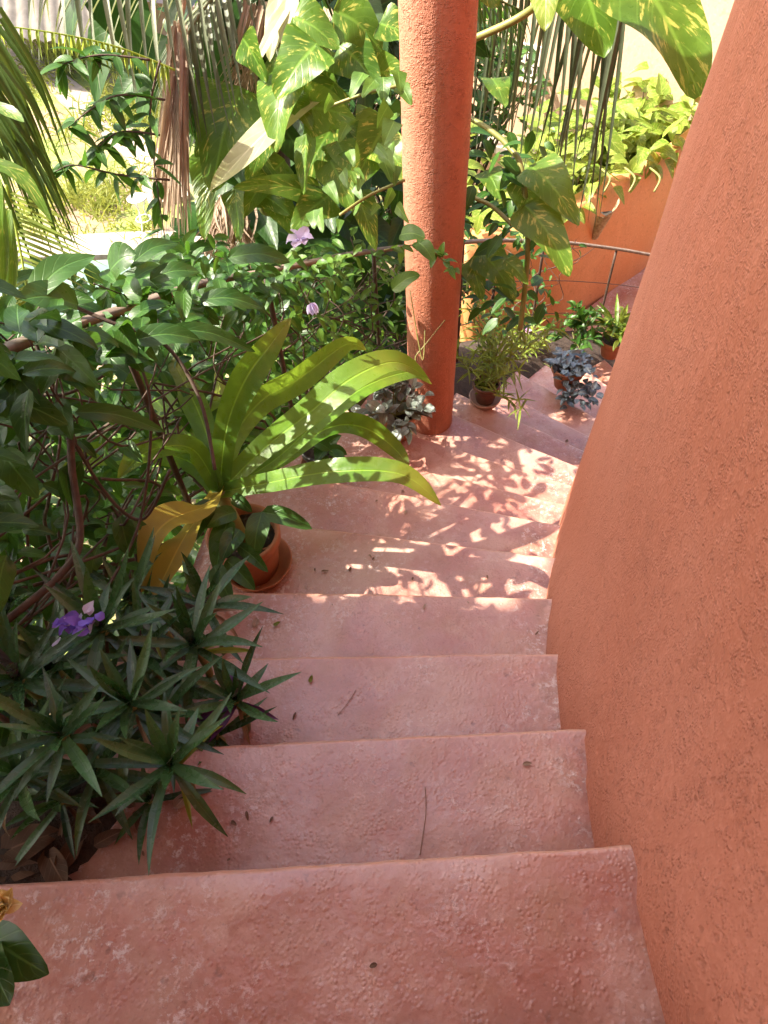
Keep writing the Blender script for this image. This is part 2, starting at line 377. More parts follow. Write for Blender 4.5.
# ================================================================== STRUCTURE
ANG_I = {0: -.019, 1: .047, 2: .113, 3: .181, 4: .251, 5: .324, 6: .390, 7: .461, 8: .537, 9: .611, 10: .684, 11: .766}
ANG_O = {0: -.016, 1: .042, 2: .103, 3: .167, 4: .247, 5: .323, 6: .390, 7: .466, 8: .551, 9: .621, 10: .694, 11: .778}
for k in range(12, 19): ANG_I[k] = .766 + .078 * (k - 11); ANG_O[k] = .778 + .078 * (k - 11)
for k in range(-1, -9, -1): ANG_I[k] = -.019 + .066 * k; ANG_O[k] = -.016 + .062 * k
def tz(th):                                                    # height of the stair at an angle (smooth)
    ks = sorted(ANG_I); return interp(th, [ANG_I[k] for k in ks], [Z0 - H * k for k in ks])
GZ = -5.25
def tread(k): return Z0 - H * k
def outer(k): return 5.80 if k <= 8 else 5.43
stair = thing('staircase', pol(5.1, .2, -2.1), 'worn terracotta red concrete staircase curving down around the round wall', 'staircase')
for k in range(-6, 17):
    mb = MB(); z = Z0 - H * k; n = 44; ri, ro = 4.28, outer(k)
    rows = []
    for i in range(n + 1):
        u = i / n; r = ri + (ro - ri) * u
        uu = (r - 4.5) / .9
        a0 = ANG_I[k-1] + (ANG_O[k-1] - ANG_I[k-1]) * uu if k > -8 and (k-1) in ANG_I else ANG_I[k] - .066
        a1 = ANG_I[k] + (ANG_O[k] - ANG_I[k]) * uu
        wob = .003 * noise.noise(V((r * 4, k * 3.1, 0))) + .003 * noise.noise(V((r * 17, k * 3.1, 5)))
        wz = .004 * noise.noise(V((r * 6, k * 2.7, 9)))
        row = []
        m = 12; a0b = a0 - .012
        na = a1 + wob / r                                     # nose angle
        bv = .012 / r
        for j in range(m):
            a = a0b + (na - bv - a0b) * j / (m - 1)
            row.append(pol(r, a, z + .0035 * noise.noise(V((r * 5, a * 25, k))) + (wz if j > m - 3 else 0)))
        for q in (25, 50, 75, 90):
            t = math.radians(q)
            row.append(pol(r, na - bv + bv * math.sin(t), z + wz - .012 + .012 * math.cos(t)))
        row.append(pol(r, na - .006 / r, z - .10)); row.append(pol(r, na - .01 / r, z - H - .03))
        row.append(pol(r, na - .01 / r, z - H - .16)); row.append(pol(r, a0b, z - .22))
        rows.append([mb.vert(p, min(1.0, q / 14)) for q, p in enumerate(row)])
    cnt = len(rows[0])
    for i in range(n):
        for j in range(cnt):
            j2 = (j + 1) % cnt
            mb.face((rows[i][j], rows[i][j2], rows[i+1][j2], rows[i+1][j]))
    mb.face(rows[0]); mb.face(rows[-1][::-1])
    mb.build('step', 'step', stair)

# the round tower wall
mb = MB()
ths = [-2.2 + .1 * i for i in range(18)] + [-.4 + .02 * i for i in range(60)] + [.8 + .1 * i for i in range(12)]
zs = [-5.6 + .1 * i for i in range(72)]
def tower_r(th, z):
    rt = interp(z, [-4, -3.3, -2.6, -1.8, -1.2, -.8, 1.5], [4.45, 4.415, 4.395, 4.372, 4.358, 4.336, 4.25])
    rb = interp(th, [-.08, 0, .113, .181, .251, .324, .461, .54], [4.565, 4.55, 4.522, 4.496, 4.462, 4.436, 4.43, 4.44])
    h = z - tz(th)
    return rt + max(0, rb - rt) * math.exp(-max(0, h) / .30) + .006 * noise.noise(V((th * 9, z * 2.2, 3)))
rows = [[mb.vert(pol(tower_r(t, z), t, z)) for z in zs] for t in ths]
for i in range(len(ths) - 1):
    for j in range(len(zs) - 1):
        mb.face((rows[i][j], rows[i][j+1], rows[i+1][j+1], rows[i+1][j]))
tag(mb.build('tower_wall', 'tower', loc=pol(4.4, .2, -2)), 'large round terracotta stucco wall rising beside the inner ends of the steps', 'wall')

# round pillar
COLP = V((.315, 3.10, 0))
mb = MB()
prof = []
for i in range(60):
    z = -3.42 + i * .08
    prof.append((interp(z, [-3.4, -2.6, -1, 1.3], [.128, .134, .147, .152]), z))
mb.lathe(COLP, prof, 56, .02, 3)
tag(mb.build('column', 'column', loc=COLP + V((0, 0, -3.4))), 'round terracotta stucco pillar rising from the outer edge of the stairs', 'pillar')

# upper storey over the camera's landing and an added sun-blocking slab beside it (both unseen, shaped for the shade)
def slab(name, P, z0, z1):
    mb = MB(); lo_, hi_ = [], []
    for (x, y) in P: lo_.append(mb.vert((x, y, z0))); hi_.append(mb.vert((x, y, z1)))
    mb.face(lo_[::-1]); mb.face(hi_)
    for i in range(len(P)):
        j = (i + 1) % len(P); mb.face((lo_[i], lo_[j], hi_[j], hi_[i]))
    tag(mb.build(name, 'tower', smooth=False), kind='structure')
slab('ceiling', [(-5.2, -6), (-5.2, -.25), (-1.4, -.25), (-1.38, .55), (-.8, .8), (9, .95), (9, -6)], 1.55, 1.8)
slab('sun_block_slab', [(-5.2, -.25), (-5.2, 1.85), (-3.20, 1.607), (-3.18, 2.4), (-3.14, 3.18), (-1.40, 2.97), (-1.40, -.25)], 2.2, 2.36)  # added unseen slab, outline cut so sun reaches only part of the treads

# ground far below
mb = MB()
ids = {}
for i in range(41):
    for j in range(41):
        x, y = -40 + 2 * i, -30 + 2.6 * j
        ids[i, j] = mb.vert((x * (1 if abs(x) < 39 else 30), y * (1 if -29 < y < 70 else 10), GZ + .05 * noise.noise(V((x * .4, y * .4, 0)))))
for i in range(40):
    for j in range(40): mb.face((ids[i, j], ids[i+1, j], ids[i+1, j+1], ids[i, j+1]))
tag(mb.build('ground', 'ground'), kind='structure')
def sheet(name, pix, z, mat, kind='structure', thick=.06):
    mb = MB(); up_, dn = [], []
    for q in pix:
        p = onz(q[0], q[1], z); up_.append(mb.vert(p)); dn.append(mb.vert(p - V((0, 0, thick))))
    mb.face(up_); mb.face(dn[::-1])
    for i in range(len(pix)):
        j = (i + 1) % len(pix); mb.face((up_[i], dn[i], dn[j], up_[j]))
    o = mb.build(name, mat, smooth=False)
    if kind: tag(o, kind=kind)
    return o
sheet('garden_path', [(150, 205), (128, 160), (95, 128), (60, 100), (30, 72), (-10, 40), (10, 30), (60, 70), (100, 100), (135, 128), (160, 150), (190, 195)], GZ + .075, 'path')
sheet('terrace', [(-40, 262), (-40, 240), (50, 236), (120, 232), (210, 228), (210, 250), (120, 254), (60, 256)], GZ + .10, 'kerb', thick=.12)
sheet('pool_water', [(-60, 268), (60, 262), (120, 259), (215, 254), (330, 250), (330, 300), (100, 320), (-80, 330)], GZ + .082, 'water')
sheet('pale_yard', [(600, -40), (800, -40), (800, 70), (640, 60), (560, 20)], GZ + .07, 'path')

# soil strip along the outer edge of the lower flight
mb = MB(); rows = []
for i in range(40):
    th = .56 + i * .026; z = tz(th) - .02
    rows.append([mb.vert(pol(r, th, z + .02 * noise.noise(V((r * 6, th * 20, 0))) - d)) for r, d in ((5.40, .10), (5.55, 0), (5.8, .0), (6.05, .02), (6.1, .8))])
for i in range(39):
    for j in range(4): mb.face((rows[i][j], rows[i+1][j], rows[i+1][j+1], rows[i][j+1]))
tag(mb.build('planting_bed', 'bed'), kind='structure')

# dark litter and soil gathered on the outer ends of the near steps
for k in (1, 2, 3):
    mb = MB(); rows = []
    for i in range(15):
        u = i / 14
        row = []
        for r, hh in ((5.58, .0), (5.66, .012), (5.75, .018), (5.86, .02), (5.9, -.1)):
            a = ANG_O[k-1] + .004 + (ANG_O[k] - ANG_O[k-1] - .014) * u
            row.append(mb.vert(pol(r + .05 * noise.noise(V((u * 4, k * 5.0, 0))), a, tread(k) + hh * (1 if 0 < i < 14 else 0) - .004 + .012 * noise.noise(V((r * 25, a * 90, 2))))))
        rows.append(row)
    for i in range(14):
        for j in range(4): mb.face((rows[i][j], rows[i+1][j], rows[i+1][j+1], rows[i][j+1]))
    tag(mb.build('soil', 'bed'), kind='structure')
# ------------------------------------------------------------------ railing
rail = thing('stair_railing', pol(5.8, .3, tz(.3)), 'thin brown metal railing with a flat handrail along the outer edge of the stairs', 'railing')
RH = 1.0
def rail_pt(th, dh=0.0, r=5.8): return pol(r, th, tz(th) + RH + dh)
mb = MB(); rows = []
for i in range(110):
    th = -.45 + i * .018; p = rail_pt(th); e = V((-math.cos(th), math.sin(th), 0))
    zz = .004 * noise.noise(V((th * 12, 0, 0)))
    rows.append([mb.vert(p + e * a + V((0, 0, b + zz))) for a, b in ((-.019, -.010), (-.019, .006), (-.014, .010), (.014, .010), (.019, .006), (.019, -.010))])
for i in range(109):
    for k in range(6): mb.face((rows[i][k], rows[i][(k+1) % 6], rows[i+1][(k+1) % 6], rows[i+1][k]))
mb.face(rows[0]); mb.face(rows[-1][::-1])
mb.build('handrail', 'rail', rail)
for th in (-.30, -.10, .055, .225, .39, .56, .73, .90, 1.06, 1.22):
    mb = MB(); b = pol(5.8, th, tz(th) - (.05 if th < .55 else .1)); t = rail_pt(th, -.014)
    mb.tube([b.lerp(t, i / 6) for i in range(7)], .0115, 8); mb.build('post', 'iron', rail)
for dz in (-.35, -.68):
    mb = MB(); mb.tube([rail_pt(-.4 + i * .02, dz) for i in range(95)], .0035, 5); mb.build('wire', 'iron', rail)
# a twisted bar between posts
mb = MB()
b = pol(5.78, .80, tz(.80) - .1); t = rail_pt(.80, -.02, 5.8)
for ph in (0, PI):
    mb.tube([b.lerp(t, i / 60) + V((math.cos(ph + i * .9), math.sin(ph + i * .9), 0)) * .007 for i in range(61)], .008, 6)
mb.build('twisted_bar', 'iron', rail)

# ------------------------------------------------------------------ curved orange planter wall, far right
base_px = [(470, 356), (520, 341), (560, 325), (590, 303), (612, 290), (640, 272), (668, 246), (700, 215)]
WZ = -4.95
bp = smoothpath([onz(x, y, WZ) for x, y in base_px], 24)
mb = MB(); rows = []
cen = V((2.6, 2.0, 0))
for i, p in enumerate(bp):
    o_ = V((p.x - cen.x, p.y - cen.y, 0)).normalized()
    rows.append([mb.vert(p + o_ * a + V((0, 0, b))) for a, b in ((0, -.4), (0, 0), (.02, .4), (.08, .8), (.17, 1.12), (.20, 1.15), (.36, 1.15), (.40, 1.10), (.42, .3), (.42, -.4))])
for i in range(len(bp) - 1):
    for k in range(9): mb.face((rows[i][k], rows[i+1][k], rows[i+1][k+1], rows[i][k+1]))
for rr in (rows[0], rows[-1]): mb.face(rr)
tag(mb.build('planter_wall', 'orange', loc=bp[12]), 'smooth curved orange plaster wall topped with trailing sunlit plants', 'wall')
# landing in front of it
sheet('landing', [(540, 345), (575, 318), (612, 290), (640, 272), (668, 246), (720, 230), (760, 300), (640, 400), (560, 380)], WZ + .004, 'step', thick=.3)

# stone horn sconce on the orange wall
P0 = at(604, 221, 6.2)
best = min(bp, key=lambda q: abs(math.atan2(q.x, q.y) - math.atan2(P0.x, P0.y)))
rr_ = ray(604, 221); tt = math.hypot(best.x, best.y) / math.hypot(rr_.x, rr_.y)
P0 = rr_ * tt
nrm = V((cen.x - P0.x, cen.y - P0.y, 0)).normalized()
S = thing('wall_sconce', P0, 'mottled brown stone horn shaped lamp fixed to the curved orange wall', 'wall lamp')
mb = MB(); sdv = V((-nrm.y, nrm.x, 0)); rows = []
for i in range(9):
    t = i / 8; wd = .032 + .062 * t; dep = .025 + .085 * t
    row = []
    for k in range(11):
        a = -PI / 2 + PI * k / 10
        row.append(mb.vert(P0 + sdv * (wd * math.sin(a) - .02 * (1 - t)) + nrm * (dep * math.cos(a) + .003) + V((0, 0, -.17 + .32 * t + .07 * t * math.sin(a))) - sdv * .04 * (1 - t)))
    rows.append(row)
for i in range(8):
    for k in range(10): mb.face((rows[i][k], rows[i][k+1], rows[i+1][k+1], rows[i+1][k]))
mb.face(rows[0]); mb.build('shell', 'stone', S)
mb = MB(); mb.face([mb.vert(mb2) for mb2 in [P0 + sdv * (.055 * math.sin(-PI/2 + PI*k/10)) + nrm * (.08 * math.cos(-PI/2 + PI*k/10) + .003) + V((0, 0, .10)) for k in range(11)]])
mb.build('opening_shade', 'dark', S)  # flat dark face painted as the shaded mouth of the horn

# ------------------------------------------------------------------ peach house wall behind
A, B = at(455, 200, 11.2), at(700, 175, 9.6)
A.z = B.z = GZ
dxy = (B - A).normalized(); nn = V((dxy.y, -dxy.x, 0))
if nn.y > 0: nn = -nn
hw = thing('garden_house', (A + B) / 2, 'sunlit peach plastered house wall with a small pierced vent block', 'house')
mb = MB(); A2 = A - dxy * 1.0; B2 = B + dxy * .4; top = 2.5
mb.box((A2 + B2) / 2 + V((0, 0, top / 2)) - nn * .15, (B2 - A2) / 2, nn * .15, V((0, 0, top / 2)))
mb.build('wall', 'peach', hw, smooth=False)
mb = MB(); mb.box((A2 + B2) / 2 + V((0, 0, .55)) + nn * .12, (B2 - A2) / 2, nn * .13, V((0, 0, .04))); mb.build('ledge', 'kerb', hw, smooth=False)
r_ = ray(525, 62); t_ = (A.dot(nn)) / (r_.dot(nn)); VP = r_ * t_
vb = None
mb = MB(); s_ = .17
for dx, dz, hx, hz in ((-s_, 0, .025, s_ + .025), (s_, 0, .025, s_ + .025), (0, s_, s_ - .025, .025), (0, -s_, s_ - .025, .025)):
    mb.box(VP + dxy * dx + V((0, 0, dz)) + nn * .012, dxy * hx, nn * .02, V((0, 0, hz)))
for a in (-.085, .085):
    for b in (-.085, .085):
        pts = [VP + nn * .012 + dxy * (a + .045 * math.cos(q * PI / 5)) + V((0, 0, b + .045 * math.sin(q * PI / 5))) for q in range(11)]
        mb.tube(pts, .018, 6, cap=False)
mb.box(VP + nn * .01, dxy * .016, nn * .018, V((0, 0, s_ - .03))); mb.box(VP + nn * .008, dxy * (s_ - .03), nn * .018, V((0, 0, .016)))
vb = mb.build('vent_block', 'vent', hw, smooth=False)
mb = MB(); mb.box(VP - nn * .0, dxy * (s_ - .005), nn * .004, V((0, 0, s_ - .005))); mb.build('vent_shade', 'dark', vb, smooth=False)  # flat dark plate in place of the shade behind the pierced block

# ------------------------------------------------------------------ tiled roof pavilion, upper left
E0, E1 = onz(-90, 28, GZ + .75), onz(152, 60, GZ + .75)
E0.z = E1.z = (E0.z + E1.z) / 2
ex = (E1 - E0).normalized(); back = V((-ex.y, ex.x, 0)); back = back if back.y > 0 else -back
slope = (back * 1.0 + V((0, 0, .38))).normalized()
dn_ = -slope
pv = thing('garden_pavilion', (E0 + E1) / 2 + V((0, 0, GZ - E0.z)), 'low garden shed with a pale weathered barrel tile roof', 'shed')
mb = MB(); W_ = (E1 - E0).length; nx, ny = int(W_ / .26) * 8, 44; rows = []
skew = ex * -.55
nrmr = ex.cross(slope); nrmr = nrmr if nrmr.z > 0 else -nrmr
for j in range(ny + 1):
    v = j / ny * 4.2; row = []
    saw = .03 * (1 - (v / .38) % 1)
    for i in range(nx + 1):
        x = W_ * i / nx
        hgt = .075 * abs(math.sin(PI * x / .26)) ** .8
        row.append(mb.vert(E0 + ex * x + (slope + skew).normalized() * v + nrmr * (hgt + saw + .01 * noise.noise(V((x * 3, v * 3, 0))))))
    rows.append(row)
for j in range(ny):
    for i in range(nx): mb.face((rows[j][i], rows[j][i+1], rows[j+1][i+1], rows[j+1][i]))
mb.build('roof', 'tile', pv)
mb = MB(); c_ = (E0 + E1) / 2 + back * 2.2; mb.box(V((c_.x, c_.y, (GZ + E0.z) / 2 - .05)), ex * (W_ / 2 - .5), back * .08, V((0, 0, (E0.z - GZ) / 2 - .05))); mb.build('wall', 'peach', pv, smooth=False)

# ------------------------------------------------------------------ white wire plant stand glimpsed beside the dry frond
cp = onz(146, 226, GZ + .10)
ch = thing('plant_stand', cp, 'small white wire plant stand by the pool, half hidden by the dry frond', 'plant stand')
mb = MB(); mb.lathe(cp + V((0, 0, .36)), [(.0, 0), (.11, 0), (.12, .012), (.11, .02), (0, .02)], 24); mb.build('top', 'white', ch)
for a in range(3):
    q = a * 2 * PI / 3 + .3; e_ = V((math.cos(q), math.sin(q), 0)); mb = MB()
    mb.tube(smoothpath([cp + e_ * .10 + V((0, 0, .36)), cp + e_ * .04 + V((0, 0, .2)), cp + e_ * .12], 10), .009, 6); mb.build('leg', 'white', ch)
mb = MB(); mb.tube([cp + V((.09 * math.cos(t * PI / 10), .09 * math.sin(t * PI / 10), .10)) for t in range(21)], .007, 6, cap=False); mb.build('ring', 'white', ch)

# ================================================================== POTS
def pot(parent, c, r, h, mat, soil=True, taper=.68):
    mb = MB()
    mb.lathe(c, [(r * taper, 0), (r * (taper + (1 - taper) * .75), h * .72), (r * .96, h * .78), (r * 1.04, h * .80), (r * 1.06, h * .98), (r * 1.03, h), (r * .93, h), (r * .9, h * .86), (r * .85, h * .8)], 44, .015, c.x * 9)
    po = mb.build('pot', mat, parent)
    if soil:
        mb = MB(); rows = []
        for i in range(7):
            rows.append([mb.vert(c + V((math.cos(k * PI / 14) * r * .9 * i / 6, math.sin(k * PI / 14) * r * .9 * i / 6, h * .83 + .012 * noise.noise(V((k * .7, i * 1.3, c.x)))))) for k in range(28)])
        for i in range(6):
            for k in range(28): mb.face((rows[i][k], rows[i][(k+1) % 28], rows[i+1][(k+1) % 28], rows[i+1][k]))
        mb.build('soil', 'soil', po)
    return po
def saucer(parent, c, r, mat):
    mb = MB(); mb.lathe(c, [(r * .82, 0), (r * .98, .034), (r, .044), (r * .955, .044), (r * .80, .010), (0, .010)], 44, .012, c.x); return mb.build('saucer', mat, parent)
def tread(k): return Z0 - H * k

# big strap-leaved plant
pc = onz(259, 566, tread(4))
sp = thing('potted_strap_plant', pc, 'large yellow-green strap leaved plant in a clay pot with saucer on the steps', 'potted plant')
saucer(sp, pc + V((.0, -.005, .001)), .132, 'clay'); pot(sp, pc + V((-.02, 0, .012)), .125, .21, 'clay', taper=.78)
hub = at(220, 492, (pc + V((0, 0, .26))).length * .985)
mb = MB(); mb.tube(smoothpath([pc + V((-.03, 0, .18)), (pc + V((-.03, 0, .18))).lerp(hub, .5) + V((0, 0, .02)), hub], 8), .028, 10, .02); mb.build('stem', 'greenstem', sp)
D0 = hub.length
def strapleaf(pix, w, mat='strap', tw=0.0, wave=.05, fold=.22, nrm=None, prof=strapf):
    pts = smoothpath([hub.copy()] + [at(x, y, D0 * f) for x, y, f in pix], 26); w *= .86
    mb = MB(); mb.ribbon(pts, w, prof, nrm or V((0, -.35, 1)), fold, R.random(), 3, wave, tw, R.uniform(0, 6))
    return mb.build('leaf', mat, sp)
strapleaf([(262, 484, .97), (330, 472, .92), (400, 474, .90), (441, 505, .90)], .105, wave=.06)
strapleaf([(262, 450, 1.0), (310, 412, .98), (352, 378, .98), (395, 362, 1.0), (428, 378, 1.03)], .135, wave=.05)
strapleaf([(272, 462, 1.03), (322, 418, 1.04), (368, 385, 1.06), (412, 372, 1.1), (432, 384, 1.13)], .10)
strapleaf([(280, 460, 1.06), (328, 428, 1.08), (365, 428, 1.10), (398, 452, 1.10), (408, 472, 1.09)], .105, wave=.08)
strapleaf([(226, 430, 1.0), (245, 380, 1.0), (270, 345, 1.02), (291, 318, 1.05)], .125, nrm=V((.1, -1, .35)))
strapleaf([(205, 430, 1.05), (188, 390, 1.08), (168, 352, 1.12)], .11, nrm=V((.3, -1, .3)))
strapleaf([(196, 452, 1.0), (168, 446, .97), (140, 456, .94), (118, 480, .92)], .11, wave=.09)
strapleaf([(190, 462, 1.04), (140, 452, 1.06), (75, 462, 1.06), (30, 500, 1.02)], .12)
strapleaf([(190, 440, 1.10), (160, 405, 1.16), (128, 372, 1.2), (112, 366, 1.25)], .16, nrm=V((.2, -1, .5)))
strapleaf([(232, 440, 1.08), (262, 400, 1.12), (300, 378, 1.16), (345, 345, 1.2), (366, 350, 1.23)], .13, nrm=V((0, -1, .4)))
strapleaf([(214, 440, 1.1), (222, 400, 1.14), (215, 372, 1.2)], .11, nrm=V((0, -1, .3)))
strapleaf([(205, 506, .93), (170, 520, .88), (150, 545, .86), (141, 592, .87)], .12, 'strapold', wave=.12, nrm=V((-.2, -.5, 1)))
strapleaf([(196, 520, .94), (180, 545, .90), (165, 575, .89), (148, 608, .89)], .11, 'strapold', wave=.12, nrm=V((-.3, -.6, .8)))
mb = MB()
for b, tp, wd in [((236, 512, .97), (205, 528, .95), .07), ((228, 520, .96), (216, 572, .94), .09), ((240, 530, .95), (222, 560, .93), .075), ((212, 500, .97), (190, 545, .95), .08), ((232, 498, .97), (252, 512, .96), .05), ((226, 560, .94), (255, 590, .92), .07), ((214, 566, .94), (232, 604, .92), .075), ((238, 545, .95), (268, 572, .93), .05)]:
    P_, Q_ = at(b[0], b[1], D0 * b[2]), at(tp[0], tp[1], D0 * tp[2])
    mb.ribbon(smoothpath([P_, P_.lerp(Q_, .5) + V((0, 0, .015)), Q_], 9), wd, ovate, V((R.uniform(-.3, .2), -.6, 1)), .25, R.random(), 2)
mb.build('base_leaves', 'shade', sp)
# young plant sharing its pot
mb = MB(); b_ = pc + V((.0, -.01, .19))
mb.tube([b_, at(262, 512, D0 * .97)], .003, 5); q = at(262, 512, D0 * .97)
for tip, wd in (((253, 562), .075), ((312, 529), .06)):
    tp = at(*tip, D0 * .96)
    mb.ribbon(smoothpath([q, q.lerp(tp, .5) + V((0, 0, .02)), tp], 8), wd * 1.15, ovate, V((.1, -.5, 1)), .2, .5, 2)
mb.build('seedling', 'shade', sp)

# ------------------------------------------------------------------ other pots
def bushy(root, c, mat, n, size, leaf, up=.5, flat=1.0, prof=ovate, name='foliage', stem='greenstem', droop=.8, fold=.2, aspect=.55, wave=.03):
    mb = MB(); st = MB()
    nb = max(4, n // 9)
    for b in range(nb):
        d = V((R.gauss(0, 1) * flat, R.gauss(0, 1) * flat, abs(R.gauss(0, 1)) * up + .15)).normalized()
        tipv = c + V((d.x * size, d.y * size, d.z * size))
        path = smoothpath([c, c.lerp(tipv, .5) + V((0, 0, .1 * size)), tipv], 8); st.tube(path, .0035, 5, .0015, cap=False)
        for i in range(n // nb):
            t = R.uniform(.35, 1.0); p = path[min(8, int(t * 8))]
            dd = (d * .5 + rv(.9) + V((0, 0, .15)))
            rleaf(mb, p, dd, leaf * R.uniform(.65, 1.2), leaf * aspect * R.uniform(.8, 1.15), prof, droop, fold, 6, 2, wave=wave)
    mb.build(name, mat, root); st.build('stem', stem, root)

p2 = onz(322, 476, tread(6))
t = thing('potted_seedling', p2, 'small black plastic pot with a leggy young plant behind the big strap leaves', 'potted plant')
pot(t, p2 + V((0, .05, .01)), .085, .15, 'black'); saucer(t, p2 + V((0, .05, .0)), .10, 'clay')
bushy(t, p2 + V((0, .05, .13)), 'vine', 40, .26, .10, up=.9)

p3 = onz(412, 446, tread(7)) + V((-.07, .10, 0))
t = thing('potted_silver_plant', p3, 'bushy silver-grey leaved plant in a clay pot at the foot of the pillar', 'potted plant')
pot(t, p3, .10, .17, 'clay'); bushy(t, p3 + V((-.02, -.02, .16)), 'silver', 150, .22, .075, up=.75, aspect=.66, droop=.7, prof=oval)

p4 = onz(487, 404, tread(9)) + V((-.01, .03, 0))
t = thing('potted_herb', p4, 'small brown pot on a pale saucer holding slender upright leaves, right of the pillar', 'potted plant')
saucer(t, p4, .105, 'saucer'); pot(t, p4 + V((0, 0, .012)), .085, .15, 'brownpot')
mb = MB(); st = MB()
for i in range(16):
    d = V((R.gauss(0, .5), R.gauss(0, .5) + .1, 1.2)); b_ = p4 + V((R.uniform(-.03, .03), R.uniform(-.03, .03), .13)); hgt = R.uniform(.3, .75)
    path = arc(b_, d, hgt, .25, 7); st.tube(path, .003, 5, .0015, cap=False)
    for q in path[2:]:
        for _ in range(4): rleaf(mb, q, V((R.gauss(0, 1), R.gauss(0, 1), .5)), R.uniform(.08, .17), .018, lance, .8, .3, 6, 1)
for i in range(60): rleaf(mb, p4 + V((R.uniform(-.05, .05), R.uniform(-.05, .05), .13)), V((R.gauss(0, 1), R.gauss(0, 1), .7)), R.uniform(.04, .08), .02, ovate, .6, .2, 5, 1)
mb.build('foliage', 'herb', t); st.build('stem', 'greenstem', t)

p5 = onz(565, 394, tread(11)) + V((.02, .10, 0))
t = thing('potted_trailing_plant', p5, 'clay pot of dark blue-silver leaves trailing onto the lower steps', 'potted plant')
pot(t, p5, .12, .19, 'clay')
mb = MB()
for i in range(170):
    a = R.uniform(0, 2 * PI); rr = R.uniform(.02, .15); p = p5 + V((rr * math.cos(a) + .02, rr * math.sin(a) - .02, .2 + R.uniform(0, .07)))
    if i % 2: p = p5 + V((R.uniform(-.07, .17), R.uniform(-.30, -.08), R.uniform(.03, .17)))
    rleaf(mb, p, V((R.gauss(0, 1), R.gauss(0, 1) - .5, .25)), R.uniform(.05, .085), R.uniform(.035, .052), oval, .6, .2, 6, 2)
mb.build('foliage', 'silverdark', t)

p6 = onz(612, 362, tz(.98)) + V((0, .1, 0))
t = thing('potted_dracaena', p6, 'green lance leaved plant in a clay pot half hidden by the tower wall', 'potted plant')
pot(t, p6, .11, .18, 'clay')
mb = MB()
for i in range(22):
    a = R.uniform(0, 2 * PI); rleaf(mb, p6 + V((0, 0, .18 + R.uniform(0, .12))), V((math.cos(a), math.sin(a), R.uniform(.4, 1.8))), R.uniform(.25, .45), .05, lance, .9, .3, 9, 2)
mb.build('foliage', 'pothos', t)

# low leafy plants beside the twisted bar
for i, (px, py, n, s_, lab) in enumerate([(530, 352, 120, .34, 'loose light green bush with slim leaves behind the small brown pot'), (582, 335, 130, .32, 'low leafy green plant around the far railing post'), (625, 330, 60, .22, 'small green leafy shoots right at the edge of the tower wall')]):
    c_ = onz(px, py + 25, tz(.9) - .02); c_ = V((c_.x, c_.y, c_.z)) + V((-.02, .22, 0))
    t = thing('leafy_plant', c_, lab, 'plant'); bushy(t, c_, 'vine' if i == 1 else 'herb', n, s_, .12, up=1.4, aspect=.42 if i != 0 else .22, prof=ovate if i else lance)
    if i == 0:
        mb = MB(); c2 = at(527, 331, c_.length * .93)
        for k in range(5): rleaf(mb, c2, V((math.cos(k * 1.256), math.sin(k * 1.256) - .3, .5)), .04, .03, ovate, .5, .2, 4, 1)
        mb.build('flower', 'pink', t)

# ================================================================== OYSTER PLANT ROSETTES (near left)
ros = [ # px, py, z, length, leaves, label
 (102, 629, -1.50, .19, 16, 'dark green rosette beside the violet flower at the left edge of the stairs'),
 (131, 704, -1.42, .17, 15, 'dark green rosette in the middle of the bed just under the violet flower'),
 (171, 764, -1.44, .17, 14, 'lowest dark green rosette with long leaves reaching over the second step'),
 (194, 646, -1.62, .19, 15, 'dark green rosette below the yellowing strap leaf'),
 (62, 736, -1.36, .16, 14, 'dark green rosette low at the left above the dead leaves'),
 (236, 700, -1.66, .15, 13, 'purple backed rosette leaning out over the third step'),
 (206, 606, -1.80, .19, 12, 'upright rosette just in front of the big clay pot'),
 (20, 680, -1.40, .18, 14, None), (52, 668, -1.55, .18, 14, None), (95, 770, -1.52, .15, 12, None), (20, 775, -1.45, .16, 12, None),
 (140, 655, -1.66, .18, 14, None), (165, 715, -1.62, .16, 13, None), (105, 705, -1.60, .16, 13, None), (215, 735, -1.74, .14, 11, None), (5, 620, -1.6, .18, 12, None), (60, 800, -1.6, .14, 11, None),
 (130, 600, -1.72, .18, 14, None), (70, 690, -1.72, .17, 13, None), (30, 730, -1.7, .17, 13, None), (150, 800, -1.66, .12, 10, None), (115, 745, -1.75, .16, 13, None), (180, 690, -1.78, .16, 13, None), (-20, 710, -1.5, .18, 13, None), (160, 625, -1.85, .17, 12, None), (40, 610, -1.75, .18, 13, None),
]
